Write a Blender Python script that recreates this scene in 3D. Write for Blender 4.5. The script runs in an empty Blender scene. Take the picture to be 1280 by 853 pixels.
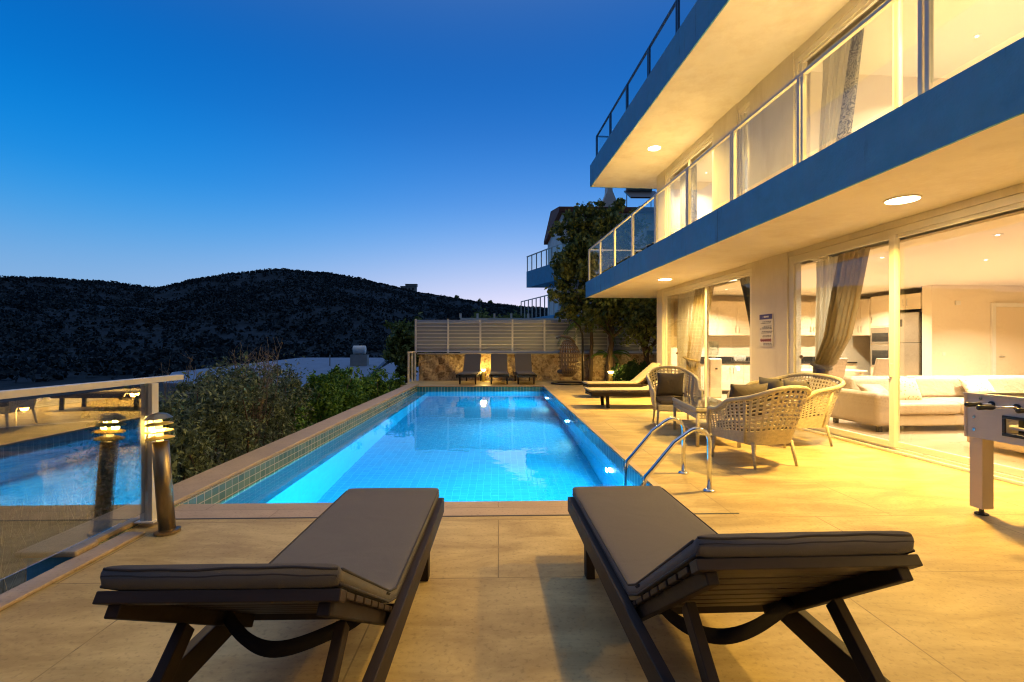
import bpy, bmesh, math, random
import numpy as np
from mathutils import Vector, Matrix
random.seed(7); RS = np.random.RandomState(11)
S = bpy.context.scene; C = S.collection
PI = math.pi
R = math.radians

# ------------------------------------------------------------------ mesh helpers
class MB:
    def __init__(s): s.v = []; s.f = []
    def add(s, vs, fs):
        n = len(s.v); s.v += [tuple(p) for p in vs]; s.f += [tuple(i+n for i in f) for f in fs]; return s
    def box(s, x0, x1, y0, y1, z0, z1):
        return s.add([(x0,y0,z0),(x1,y0,z0),(x1,y1,z0),(x0,y1,z0),(x0,y0,z1),(x1,y0,z1),(x1,y1,z1),(x0,y1,z1)],
                     [(0,3,2,1),(4,5,6,7),(0,1,5,4),(1,2,6,5),(2,3,7,6),(3,0,4,7)])
    def bar(s, p, q, w, h, up=(0,0,1)):
        p = Vector(p); q = Vector(q); d = (q-p).normalized(); u = Vector(up)
        a = d.cross(u)
        if a.length < 1e-4: a = d.cross(Vector((1,0,0)))
        a.normalize(); b = a.cross(d).normalized(); a = a*w/2; b = b*h/2
        vs = [p-a-b, p+a-b, p+a+b, p-a+b, q-a-b, q+a-b, q+a+b, q-a+b]
        return s.add(vs, [(3,2,1,0),(4,5,6,7),(0,1,5,4),(1,2,6,5),(2,3,7,6),(3,0,4,7)])
    def tube(s, pts, r, n=8, caps=True, closed=False):
        pts = [Vector(p) for p in pts]; m = len(pts)
        rr = r if isinstance(r, (list, tuple)) else [r]*m
        vs = []; fs = []; prev = None
        for i in range(m):
            if closed: t = pts[(i+1) % m]-pts[i-1]
            else: t = pts[min(i+1, m-1)]-pts[max(i-1, 0)]
            t.normalize()
            if prev is None:
                a = t.cross(Vector((0,0,1)))
                if a.length < 1e-3: a = t.cross(Vector((1,0,0)))
            else: a = prev-t*prev.dot(t)
            a.normalize(); prev = a; b = t.cross(a)
            for k in range(n):
                an = 2*PI*k/n; vs.append(pts[i]+(a*math.cos(an)+b*math.sin(an))*rr[i])
        for i in range(m if closed else m-1):
            j = (i+1) % m
            for k in range(n):
                l = (k+1) % n; fs.append((i*n+k, i*n+l, j*n+l, j*n+k))
        if caps and not closed:
            fs.append(tuple(range(n))[::-1]); fs.append(tuple((m-1)*n+k for k in range(n)))
        return s.add(vs, fs)
    def lathe(s, prof, c=(0,0,0), n=24):
        vs = []; fs = []; m = len(prof)
        for r, z in prof:
            for k in range(n):
                an = 2*PI*k/n; vs.append((c[0]+r*math.cos(an), c[1]+r*math.sin(an), c[2]+z))
        for i in range(m-1):
            for k in range(n):
                l = (k+1) % n; fs.append((i*n+k, i*n+l, (i+1)*n+l, (i+1)*n+k))
        if prof[0][0] > 1e-5: fs.append(tuple(range(n))[::-1])
        if prof[-1][0] > 1e-5: fs.append(tuple((m-1)*n+k for k in range(n)))
        return s.add(vs, fs)
    def grid(s, fn, nu, nv, skip=None, wrap=False):
        vs = [fn(i/nu, j/nv) for i in range(nu+1) for j in range(nv+1)]; fs = []
        for i in range(nu):
            for j in range(nv):
                if skip and skip(i, j): continue
                a = i*(nv+1)+j; fs.append((a, a+1, a+nv+2, a+nv+1))
        return s.add(vs, fs)
    def prism(s, poly, axis, a, b):
        # poly: 2D points; axis 'x': poly is (y,z), 'y': (x,z), 'z': (x,y)
        def P(p, t): return {'x': (t,p[0],p[1]), 'y': (p[0],t,p[1]), 'z': (p[0],p[1],t)}[axis]
        n = len(poly); vs = [P(p, a) for p in poly]+[P(p, b) for p in poly]
        fs = [tuple(range(n))[::-1], tuple(range(n, 2*n))]+[(i, (i+1) % n, n+(i+1) % n, n+i) for i in range(n)]
        return s.add(vs, fs)
    def build(s, name, m, parent=None, loc=(0,0,0), rz=0, smooth=False, bevel=0, seg=2, solid=0, sub=0):
        me = bpy.data.meshes.new(name); me.from_pydata(s.v, [], s.f); me.update()
        bm = bmesh.new(); bm.from_mesh(me); bmesh.ops.recalc_face_normals(bm, faces=bm.faces); bm.to_mesh(me); bm.free()
        if smooth:
            me.polygons.foreach_set('use_smooth', [True]*len(me.polygons))
        me.materials.append(m)
        o = bpy.data.objects.new(name, me); C.objects.link(o); o.parent = parent; o.location = loc; o.rotation_euler.z = rz
        if solid:
            md = o.modifiers.new('s', 'SOLIDIFY'); md.thickness = solid; md.offset = 0
        if sub:
            md = o.modifiers.new('u', 'SUBSURF'); md.levels = md.render_levels = sub
        if bevel:
            md = o.modifiers.new('b', 'BEVEL'); md.width = bevel; md.segments = seg; md.limit_method = 'ANGLE'; md.angle_limit = R(40)
        return o

def tag(o, label=None, cat=None, group=None, kind=None):
    if label: o['label'] = label
    if cat: o['category'] = cat
    if group: o['group'] = group
    if kind: o['kind'] = kind
    return o
def thing(name, label, cat, loc=(0,0,0), rz=0, group=None):
    o = bpy.data.objects.new(name, None); C.objects.link(o); o.location = loc; o.rotation_euler.z = rz
    o.empty_display_size = .1
    return tag(o, label, cat, group)
def kids(o): return [c for c in bpy.data.objects if c.parent == o]
def copy_tree(o, parent=None):
    c = o.copy(); C.objects.link(c); c.parent = parent
    for ch in kids(o): copy_tree(ch, c)
    return c

# ------------------------------------------------------------------ materials
def nodes(m): m.use_nodes = True; return m.node_tree, m.node_tree.nodes, m.node_tree.links
MATS = {}
def mat(name, col, rough=.6, metal=0, var=0, scale=4, bump=0, bscale=None, spec=.5, stretch=None, emit=None, estr=0, detail=6):
    m = bpy.data.materials.new(name); t, N, L = nodes(m); b = N['Principled BSDF']
    b.inputs['Base Color'].default_value = (*col, 1); b.inputs['Roughness'].default_value = rough
    b.inputs['Metallic'].default_value = metal; b.inputs['Specular IOR Level'].default_value = spec
    if emit: b.inputs['Emission Color'].default_value = (*emit, 1); b.inputs['Emission Strength'].default_value = estr
    if var or bump:
        tc = N.new('ShaderNodeTexCoord'); mp = N.new('ShaderNodeMapping'); L.new(tc.outputs['Object'], mp.inputs[0])
        if stretch: mp.inputs['Scale'].default_value = stretch
    if var:
        n = N.new('ShaderNodeTexNoise'); n.inputs['Scale'].default_value = scale; n.inputs['Detail'].default_value = detail
        n.inputs['Roughness'].default_value = .65
        L.new(mp.outputs[0], n.inputs['Vector'])
        r = N.new('ShaderNodeValToRGB'); L.new(n.outputs[0], r.inputs[0])
        r.color_ramp.elements[0].position = .3; r.color_ramp.elements[1].position = .72
        r.color_ramp.elements[0].color = (*[c*(1-var) for c in col], 1); r.color_ramp.elements[1].color = (*[min(1, c*(1+var)) for c in col], 1)
        L.new(r.outputs[0], b.inputs['Base Color'])
        mr = N.new('ShaderNodeMapRange'); L.new(n.outputs[0], mr.inputs[0])
        mr.inputs[3].default_value = max(.02, rough-.12); mr.inputs[4].default_value = min(1, rough+.12); L.new(mr.outputs[0], b.inputs['Roughness'])
    if bump:
        n2 = N.new('ShaderNodeTexNoise'); n2.inputs['Scale'].default_value = bscale or scale*8; n2.inputs['Detail'].default_value = 4
        L.new(mp.outputs[0], n2.inputs['Vector'])
        bp = N.new('ShaderNodeBump'); bp.inputs['Strength'].default_value = bump; bp.inputs['Distance'].default_value = .01
        L.new(n2.outputs[0], bp.inputs['Height']); L.new(bp.outputs[0], b.inputs['Normal'])
    return m

def math_node(N, L, op, a, b=None, c=None):
    n = N.new('ShaderNodeMath'); n.operation = op
    for i, x in enumerate((a, b, c)):
        if x is None: continue
        if isinstance(x, (int, float)): n.inputs[i].default_value = x
        else: L.new(x, n.inputs[i])
    return n.outputs[0]

def tile_mat(name, ca, cb, grout, sx, sy, sz, gap, rough=.15, bump=.3):
    """square mosaic on any axis-aligned face: grid lines from object coordinates, picked by the face normal"""
    m = bpy.data.materials.new(name); t, N, L = nodes(m); b = N['Principled BSDF']
    tc = N.new('ShaderNodeTexCoord'); sp = N.new('ShaderNodeSeparateXYZ'); L.new(tc.outputs['Object'], sp.inputs[0])
    ge = N.new('ShaderNodeNewGeometry'); sn = N.new('ShaderNodeSeparateXYZ'); L.new(ge.outputs['Normal'], sn.inputs[0])
    masks = []
    for i, sz_ in enumerate((sx, sy, sz)):
        f = math_node(N, L, 'FRACT', math_node(N, L, 'DIVIDE', sp.outputs[i], sz_))
        d = math_node(N, L, 'ABSOLUTE', math_node(N, L, 'SUBTRACT', f, .5))
        g = math_node(N, L, 'GREATER_THAN', d, .5-gap/(2*sz_))
        off = math_node(N, L, 'LESS_THAN', math_node(N, L, 'ABSOLUTE', sn.outputs[i]), .5)
        masks.append(math_node(N, L, 'MULTIPLY', g, off))
    gm = math_node(N, L, 'MAXIMUM', math_node(N, L, 'MAXIMUM', masks[0], masks[1]), masks[2])
    # per-tile random
    fl = []
    for i, sz_ in enumerate((sx, sy, sz)): fl.append(math_node(N, L, 'FLOOR', math_node(N, L, 'DIVIDE', sp.outputs[i], sz_)))
    cx = N.new('ShaderNodeCombineXYZ')
    for i in range(3):
        off = math_node(N, L, 'LESS_THAN', math_node(N, L, 'ABSOLUTE', sn.outputs[i]), .5)
        L.new(math_node(N, L, 'MULTIPLY', fl[i], off), cx.inputs[i])
    wn = N.new('ShaderNodeTexWhiteNoise'); L.new(cx.outputs[0], wn.inputs['Vector'])
    mx = N.new('ShaderNodeMix'); mx.data_type = 'RGBA'; L.new(wn.outputs['Value'], mx.inputs[0])
    mx.inputs[6].default_value = (*ca, 1); mx.inputs[7].default_value = (*cb, 1)
    m2 = N.new('ShaderNodeMix'); m2.data_type = 'RGBA'; L.new(gm, m2.inputs[0]); L.new(mx.outputs[2], m2.inputs[6]); m2.inputs[7].default_value = (*grout, 1)
    L.new(m2.outputs[2], b.inputs['Base Color'])
    rr = math_node(N, L, 'MULTIPLY_ADD', gm, .5, rough); L.new(rr, b.inputs['Roughness'])
    bp = N.new('ShaderNodeBump'); bp.inputs['Strength'].default_value = bump; bp.inputs['Distance'].default_value = .004; bp.invert = True
    L.new(gm, bp.inputs['Height']); L.new(bp.outputs[0], b.inputs['Normal'])
    return m

def stone_tile(name, ca, cb, stain, w, h, joint, rough=.5):
    m = bpy.data.materials.new(name); t, N, L = nodes(m); b = N['Principled BSDF']; b.inputs['Specular IOR Level'].default_value = .3
    tc = N.new('ShaderNodeTexCoord')
    br = N.new('ShaderNodeTexBrick'); L.new(tc.outputs['Object'], br.inputs['Vector'])
    br.inputs['Scale'].default_value = 1; br.inputs['Brick Width'].default_value = w; br.inputs['Row Height'].default_value = h
    br.inputs['Mortar Size'].default_value = joint; br.inputs['Mortar Smooth'].default_value = .3; br.inputs['Bias'].default_value = 0
    br.inputs['Color1'].default_value = (*ca, 1); br.inputs['Color2'].default_value = (*cb, 1)
    br.inputs['Mortar'].default_value = (*[c*.40 for c in ca], 1)
    n = N.new('ShaderNodeTexNoise'); n.inputs['Scale'].default_value = 1.6; n.inputs['Detail'].default_value = 9; n.inputs['Roughness'].default_value = .68; n.inputs['Distortion'].default_value = .6
    mp = N.new('ShaderNodeMapping'); mp.inputs['Scale'].default_value = (.8, 2.3, 1); mp.inputs['Rotation'].default_value = (0, 0, .5)
    L.new(tc.outputs['Object'], mp.inputs[0]); L.new(mp.outputs[0], n.inputs['Vector'])
    r = N.new('ShaderNodeValToRGB'); L.new(n.outputs[0], r.inputs[0]); r.color_ramp.elements[0].position = .38; r.color_ramp.elements[1].position = .62
    r.color_ramp.elements[0].color = (1, 1, 1, 1); r.color_ramp.elements[1].color = (0, 0, 0, 1)
    mx = N.new('ShaderNodeMix'); mx.data_type = 'RGBA'; L.new(math_node(N, L, 'MULTIPLY', r.outputs[0], .85), mx.inputs[0])
    L.new(br.outputs[0], mx.inputs[6]); mx.inputs[7].default_value = (*stain, 1)
    n3 = N.new('ShaderNodeTexNoise'); n3.inputs['Scale'].default_value = 45; n3.inputs['Detail'].default_value = 3; L.new(tc.outputs['Object'], n3.inputs['Vector'])
    r3 = N.new('ShaderNodeValToRGB'); L.new(n3.outputs[0], r3.inputs[0]); r3.color_ramp.elements[0].position = .3; r3.color_ramp.elements[1].position = .45
    r3.color_ramp.elements[0].color = (.72, .72, .72, 1); r3.color_ramp.elements[1].color = (1, 1, 1, 1)
    m3 = N.new('ShaderNodeMix'); m3.data_type = 'RGBA'; m3.blend_type = 'MULTIPLY'; m3.inputs[0].default_value = .8
    L.new(mx.outputs[2], m3.inputs[6]); L.new(r3.outputs[0], m3.inputs[7]); L.new(m3.outputs[2], b.inputs['Base Color'])
    mr = N.new('ShaderNodeMapRange'); L.new(n.outputs[0], mr.inputs[0]); mr.inputs[3].default_value = rough-.15; mr.inputs[4].default_value = rough+.2; L.new(mr.outputs[0], b.inputs['Roughness'])
    bp = N.new('ShaderNodeBump'); bp.inputs['Strength'].default_value = .25; bp.inputs['Distance'].default_value = .006
    h2 = math_node(N, L, 'MULTIPLY_ADD', n3.outputs[0], .25, math_node(N, L, 'SUBTRACT', 1, br.outputs['Fac']))
    L.new(h2, bp.inputs['Height']); L.new(bp.outputs[0], b.inputs['Normal'])
    return m

def glass_mat(name, tint=(1,1,1), boost=1.0, base=0.0, ior=1.5, rough=0):
    m = bpy.data.materials.new(name); t, N, L = nodes(m); N.remove(N['Principled BSDF'])
    tr = N.new('ShaderNodeBsdfTransparent'); tr.inputs[0].default_value = (*tint, 1)
    gl = N.new('ShaderNodeBsdfGlossy'); gl.inputs['Roughness'].default_value = rough
    # thin pane: Fresnel from the facing angle (same from both sides)
    ge = N.new('ShaderNodeNewGeometry'); dt = N.new('ShaderNodeVectorMath'); dt.operation = 'DOT_PRODUCT'
    L.new(ge.outputs['Normal'], dt.inputs[0]); L.new(ge.outputs['Incoming'], dt.inputs[1])
    c = math_node(N, L, 'ABSOLUTE', dt.outputs['Value'])
    p5 = math_node(N, L, 'POWER', math_node(N, L, 'SUBTRACT', 1, c), 4.0)
    f = math_node(N, L, 'MULTIPLY_ADD', p5, .85*boost, .07*boost+base)
    fc = math_node(N, L, 'MINIMUM', f, .95)
    mx = N.new('ShaderNodeMixShader'); L.new(fc, mx.inputs[0]); L.new(tr.outputs[0], mx.inputs[1]); L.new(gl.outputs[0], mx.inputs[2])
    L.new(mx.outputs[0], N['Material Output'].inputs[0]); return m

def leaf_mat(name, dark, light, rough=.55, trans=.25):
    m = bpy.data.materials.new(name); t, N, L = nodes(m); b = N['Principled BSDF']
    g = N.new('ShaderNodeNewGeometry'); r = N.new('ShaderNodeValToRGB'); L.new(g.outputs['Random Per Island'], r.inputs[0])
    r.color_ramp.elements[0].color = (*dark, 1); r.color_ramp.elements[1].color = (*light, 1)
    L.new(r.outputs[0], b.inputs['Base Color']); b.inputs['Roughness'].default_value = rough; b.inputs['Specular IOR Level'].default_value = .3
    tl = N.new('ShaderNodeBsdfTranslucent'); L.new(r.outputs[0], tl.inputs[0])
    mx = N.new('ShaderNodeMixShader'); mx.inputs[0].default_value = trans; L.new(b.outputs[0], mx.inputs[1]); L.new(tl.outputs[0], mx.inputs[2])
    L.new(mx.outputs[0], N['Material Output'].inputs[0]); return m

def emit_mat(name, col, st):
    m = bpy.data.materials.new(name); t, N, L = nodes(m); N.remove(N['Principled BSDF'])
    e = N.new('ShaderNodeEmission'); e.inputs[0].default_value = (*col, 1); e.inputs[1].default_value = st
    L.new(e.outputs[0], N['Material Output'].inputs[0]); return m

M = dict(
 deck=stone_tile('travertine', (.57,.45,.22), (.52,.40,.185), (.33,.235,.095), 1.25, .93, .0045, .6),
 coping=stone_tile('coping_stone', (.50,.38,.25), (.46,.35,.22), (.38,.28,.17), 1.2, 4.0, .004),
 mosaic=tile_mat('green_mosaic', (.085,.17,.145), (.16,.27,.22), (.50,.47,.38), .075, .115, .078, .009),
 pool=tile_mat('pool_tile', (.012,.34,.60), (.02,.39,.65), (.09,.51,.74), .105, .105, .105, .007, rough=.3, bump=0),
 band=tile_mat('pool_band_tile', (.02,.16,.30), (.05,.24,.40), (.35,.52,.60), .105, .105, .30, .009, rough=.2),
 white=mat('white_plaster', (.80,.77,.71), .75, var=.05, scale=2.5, bump=.15, bscale=60),
 pier=mat('cream_plaster', (.74,.70,.62), .8, var=.05, scale=3, bump=.25, bscale=90),
 blue=mat('blue_render', (.10,.385,.60), .7, var=.16, scale=3.5, bump=.3, bscale=45, detail=10),
 inwall=mat('interior_paint', (.82,.72,.55), .8, var=.02, scale=2),
 inceil=mat('interior_ceiling', (.84,.76,.62), .85),
 infloor=stone_tile('interior_tile', (.46,.35,.24), (.43,.33,.22), (.38,.28,.18), .6, .6, .004, .3),
 pvc=mat('white_upvc', (.80,.77,.70), .35, var=.03, scale=3),
 alu=mat('white_aluminium', (.72,.68,.60), .4, var=.05, scale=6),
 darkalu=mat('blue_grey_aluminium', (.05,.12,.22), .4),
 chrome=mat('polished_steel', (.72,.74,.76), .12, 1, var=.04, scale=9),
 oldsteel=mat('tarnished_steel', (.30,.23,.14), .36, 1, var=.35, scale=9, stretch=(1,1,.25)),
 wood=mat('dark_stained_wood', (.026,.017,.013), .6, spec=.25, var=.35, scale=9, bump=.15, bscale=40, stretch=(1,.18,1)),
 woodlong=mat('dark_slat_wood', (.035,.022,.016), .5, spec=.3, var=.35, scale=9, bump=.15, bscale=40, stretch=(.15,1,1)),
 cushion=mat('taupe_canvas', (.104,.096,.096), .85, var=.07, scale=7, bump=.25, bscale=420),
 piping=mat('dark_piping', (.035,.03,.032), .8),
 strap=mat('dark_webbing', (.022,.019,.02), .9, spec=.2, bump=.2, bscale=300),
 creamcush=mat('beige_canvas', (.36,.31,.23), .85, var=.06, scale=7, bump=.2, bscale=300),
 wicker=mat('pale_wicker', (.56,.50,.36), .5, var=.2, scale=22, bump=.9, bscale=110, stretch=(1,1,1.6)),
 wickerdense=mat('woven_wicker', (.54,.48,.34), .5, var=.25, scale=40, bump=1.0, bscale=90, stretch=(.5,.5,2.2)),
 pillow=mat('dark_taupe_fabric', (.075,.062,.055), .9, var=.08, scale=8, bump=.25, bscale=300),
 greypillow=mat('grey_fabric', (.14,.13,.10), .9, var=.15, scale=12, bump=.25, bscale=300),
 glass=glass_mat('window_glass', (.97,.97,.96), .75),
 railglass=glass_mat('railing_glass', (.86,.90,.90), 2.7, .08),
 balglass=glass_mat('balcony_glass', (.93,.96,.96), .38),
 tableglass=glass_mat('table_glass', (.8,.85,.82), 1.6, .08),
 black=mat('black_plastic', (.015,.015,.016), .35),
 foos=mat('grey_laminate', (.46,.45,.44), .45, var=.09, scale=3, detail=8),
 foosleg=mat('beige_laminate', (.55,.46,.34), .5, var=.04, scale=4),
 ball=mat('white_ball', (.75,.72,.66), .4),
 leather=mat('cream_leather', (.42,.33,.23), .5, var=.06, scale=4, bump=.2, bscale=30),
 cabinet=mat('cream_cabinet', (.78,.66,.47), .35, var=.02),
 counter=mat('dark_granite', (.03,.028,.025), .15, var=.4, scale=60),
 fridge=mat('brushed_steel_door', (.42,.36,.28), .35, .7, var=.06, scale=5),
 dark=mat('dark_recess', (.04,.035,.03), .6),
 sheer=mat('sheer_curtain', (.60,.57,.47), .9, var=.08, scale=6, stretch=(1,6,.3)),
 drape=mat('gold_drape', (.36,.29,.17), .75, var=.15, scale=5, stretch=(1,6,.3)),
 signwhite=mat('sign_white', (.72,.70,.66), .4), signblue=mat('sign_blue', (.025,.02,.22), .4), signred=mat('sign_red', (.32,.02,.03), .5), signgrey=mat('sign_grey', (.14,.14,.15), .5),
 lampdisc=emit_mat('lit_ceiling_disc', (1,.80,.48), 14),
 downdisc=emit_mat('lit_downlight', (1,.85,.62), 12),
 lampglow=emit_mat('lit_bollard_glass', (1,.62,.14), 3),
 lampwhite=emit_mat('lit_glass_shade', (1,.78,.36), 7),
 lampshade=mat('brass_louvre', (.80,.62,.16), .5, 0),
 poollamp=emit_mat('lit_pool_lamp', (.75,.97,1), 25),
 street=emit_mat('sodium_lamp', (1,.42,.06), 60),
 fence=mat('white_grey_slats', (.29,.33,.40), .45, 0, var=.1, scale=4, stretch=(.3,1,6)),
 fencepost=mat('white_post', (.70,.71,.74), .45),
 bark=mat('rough_bark', (.075,.052,.035), .9, var=.4, scale=14, bump=.9, bscale=30, stretch=(1,1,.3)),
 rope=mat('brown_rattan', (.16,.105,.06), .55, var=.3, scale=30),
 roofwhite=mat('pale_roof', (.17,.24,.34), .75, var=.14, scale=1.2, bump=.2),
 rooftile=mat('red_tile', (.22,.07,.04), .8, var=.25, scale=6),
 concrete=mat('grey_concrete', (.34,.32,.29), .85, var=.15, scale=2, bump=.3),
 asphalt=mat('asphalt', (.05,.05,.052), .9, var=.2, scale=2),
 leafdark=leaf_mat('dark_leaves', (.045,.075,.018), (.26,.30,.08)),
 leafgreen=leaf_mat('green_leaves', (.035,.11,.018), (.15,.29,.045)),
 leafgrey=leaf_mat('olive_leaves', (.05,.075,.035), (.23,.29,.16)),
 leafhedge=leaf_mat('hedge_leaves', (.015,.05,.012), (.05,.11,.03)),
 twig=mat('grey_twigs', (.20,.165,.13), .9),
 straw=leaf_mat('dry_grass', (.22,.17,.08), (.60,.50,.30), .8, .2),
)

# floral curtain (scroll pattern)
def scroll_mat():
    m = mat('scroll_print', (.5,.46,.36), .9); t, N, L = nodes(m); b = N['Principled BSDF']
    tc = N.new('ShaderNodeTexCoord'); n = N.new('ShaderNodeTexNoise'); n.inputs['Scale'].default_value = 5; n.inputs['Detail'].default_value = 1; n.inputs['Distortion'].default_value = 2.5
    L.new(tc.outputs['Object'], n.inputs['Vector'])
    f = math_node(N, L, 'ABSOLUTE', math_node(N, L, 'SUBTRACT', math_node(N, L, 'FRACT', math_node(N, L, 'MULTIPLY', n.outputs[0], 7)), .5))
    r = N.new('ShaderNodeValToRGB'); L.new(f, r.inputs[0]); r.color_ramp.elements[0].position = .16; r.color_ramp.elements[1].position = .24
    r.color_ramp.elements[0].color = (.16,.16,.17,1); r.color_ramp.elements[1].color = (.46,.44,.40,1); L.new(r.outputs[0], b.inputs['Base Color']); return m
M['scroll'] = scroll_mat()
def see_through(m, f):
    t, N, L = nodes(m); b = N['Principled BSDF']; tl = N.new('ShaderNodeBsdfTranslucent'); mx = N.new('ShaderNodeMixShader'); mx.inputs[0].default_value = f
    src = b.inputs['Base Color'].links[0].from_socket if b.inputs['Base Color'].links else None
    if src: L.new(src, tl.inputs[0])
    L.new(b.outputs[0], mx.inputs[1]); L.new(tl.outputs[0], mx.inputs[2]); L.new(mx.outputs[0], N['Material Output'].inputs[0])
for k_, f_ in (('scroll',.5),('sheer',.55),('drape',.35)): see_through(M[k_], f_)
def flower_mat():
    m = mat('flower_print', (.7,.58,.4), .9); t, N, L = nodes(m); b = N['Principled BSDF']
    tc = N.new('ShaderNodeTexCoord'); v = N.new('ShaderNodeTexVoronoi'); v.inputs['Scale'].default_value = 22; L.new(tc.outputs['Object'], v.inputs['Vector'])
    r = N.new('ShaderNodeValToRGB'); L.new(v.outputs['Distance'], r.inputs[0]); r.color_ramp.elements[0].position = .2; r.color_ramp.elements[1].position = .32
    r.color_ramp.elements[0].color = (.36,.22,.10,1); r.color_ramp.elements[1].color = (.72,.6,.42,1); L.new(r.outputs[0], b.inputs['Base Color']); return m
M['flower'] = flower_mat()
def rubble_mat():
    m = mat('rubble_stone', (.4,.3,.2), .9); t, N, L = nodes(m); b = N['Principled BSDF']
    tc = N.new('ShaderNodeTexCoord'); n = N.new('ShaderNodeTexNoise'); n.inputs['Scale'].default_value = 3; n.inputs['Detail'].default_value = 3
    L.new(tc.outputs['Object'], n.inputs['Vector'])
    va = N.new('ShaderNodeVectorMath'); va.operation = 'MULTIPLY_ADD'; L.new(n.outputs['Color'], va.inputs[0]); va.inputs[1].default_value = (.25,.25,.25); L.new(tc.outputs['Object'], va.inputs[2])
    v = N.new('ShaderNodeTexVoronoi'); v.inputs['Scale'].default_value = 3.3; L.new(va.outputs[0], v.inputs['Vector'])
    v2 = N.new('ShaderNodeTexVoronoi'); v2.feature = 'DISTANCE_TO_EDGE'; v2.inputs['Scale'].default_value = 3.3; L.new(va.outputs[0], v2.inputs['Vector'])
    sp = N.new('ShaderNodeSeparateXYZ'); L.new(v.outputs['Color'], sp.inputs[0])
    r = N.new('ShaderNodeValToRGB'); L.new(sp.outputs[0], r.inputs[0])
    for p, c in ((.0,(.22,.15,.09)), (.3,(.46,.36,.23)), (.62,(.56,.47,.33)), (1.,(.40,.26,.14))):
        e = r.color_ramp.elements[0] if p == 0 else (r.color_ramp.elements[-1] if p == 1 else r.color_ramp.elements.new(p)); e.color = (*c, 1)
    n2 = N.new('ShaderNodeTexNoise'); n2.inputs['Scale'].default_value = 11; n2.inputs['Detail'].default_value = 8; L.new(tc.outputs['Object'], n2.inputs['Vector'])
    r2 = N.new('ShaderNodeValToRGB'); L.new(n2.outputs[0], r2.inputs[0]); r2.color_ramp.elements[0].position = .35; r2.color_ramp.elements[0].color = (.4,.34,.28,1); r2.color_ramp.elements[1].position = .6
    mx = N.new('ShaderNodeMix'); mx.data_type = 'RGBA'; mx.blend_type = 'MULTIPLY'; mx.inputs[0].default_value = .9; L.new(r.outputs[0], mx.inputs[6]); L.new(r2.outputs[0], mx.inputs[7])
    r3 = N.new('ShaderNodeValToRGB'); L.new(v2.outputs['Distance'], r3.inputs[0]); r3.color_ramp.elements[0].position = .02; r3.color_ramp.elements[1].position = .07
    r3.color_ramp.elements[0].color = (1,1,1,1); r3.color_ramp.elements[1].color = (0,0,0,1)
    m2 = N.new('ShaderNodeMix'); m2.data_type = 'RGBA'; L.new(r3.outputs[0], m2.inputs[0]); L.new(mx.outputs[2], m2.inputs[6]); m2.inputs[7].default_value = (.40,.31,.20,1)
    L.new(m2.outputs[2], b.inputs['Base Color'])
    bp = N.new('ShaderNodeBump'); bp.inputs['Strength'].default_value = .8; bp.inputs['Distance'].default_value = .04
    L.new(math_node(N, L, 'MULTIPLY_ADD', n2.outputs[0], .5, math_node(N, L, 'MINIMUM', v2.outputs['Distance'], .15)), bp.inputs['Height']); L.new(bp.outputs[0], b.inputs['Normal']); return m
M['rubble'] = rubble_mat()
def wrinkle(m, sc, st, dist):
    t, N, L = nodes(m); b = N['Principled BSDF']; old = b.inputs['Normal'].links[0].from_node
    tc = N.new('ShaderNodeTexCoord'); n = N.new('ShaderNodeTexNoise'); n.inputs['Scale'].default_value = sc; n.inputs['Detail'].default_value = 3; n.inputs['Distortion'].default_value = 1.2
    L.new(tc.outputs['Object'], n.inputs['Vector']); bp = N.new('ShaderNodeBump'); bp.inputs['Strength'].default_value = st; bp.inputs['Distance'].default_value = dist
    L.new(n.outputs[0], bp.inputs['Height']); L.new(bp.outputs[0], old.inputs['Normal'])
wrinkle(M['cushion'], 2.6, .30, .03); wrinkle(M['creamcush'], 3, .3, .03); wrinkle(M['leather'], 5, .5, .03); wrinkle(M['pillow'], 7, .5, .03)
def streaks(m, col, amt, sx, sz, lo, hi):
    t, N, L = nodes(m); b = N['Principled BSDF']; src = b.inputs['Base Color'].links[0].from_socket
    tc = N.new('ShaderNodeTexCoord'); mp = N.new('ShaderNodeMapping'); mp.inputs['Scale'].default_value = (sx, sx, sz); L.new(tc.outputs['Object'], mp.inputs[0])
    n = N.new('ShaderNodeTexNoise'); n.inputs['Scale'].default_value = 1; n.inputs['Detail'].default_value = 7; n.inputs['Roughness'].default_value = .7; L.new(mp.outputs[0], n.inputs['Vector'])
    r = N.new('ShaderNodeValToRGB'); L.new(n.outputs[0], r.inputs[0]); r.color_ramp.elements[0].position = lo; r.color_ramp.elements[1].position = hi
    mx = N.new('ShaderNodeMix'); mx.data_type = 'RGBA'; L.new(math_node(N, L, 'MULTIPLY', r.outputs[0], amt), mx.inputs[0]); L.new(src, mx.inputs[6]); mx.inputs[7].default_value = (*col, 1); L.new(mx.outputs[2], b.inputs['Base Color'])
streaks(M['blue'], (.14,.36,.56), .8, 1.6, .9, .45, .68); streaks(M['blue'], (.03,.10,.16), .7, 6, .5, .60, .72)
streaks(M['white'], (.62,.56,.47), .6, .9, .9, .48, .66)
streaks(M['pier'], (.56,.50,.42), .5, 2.5, .4, .5, .7)
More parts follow.
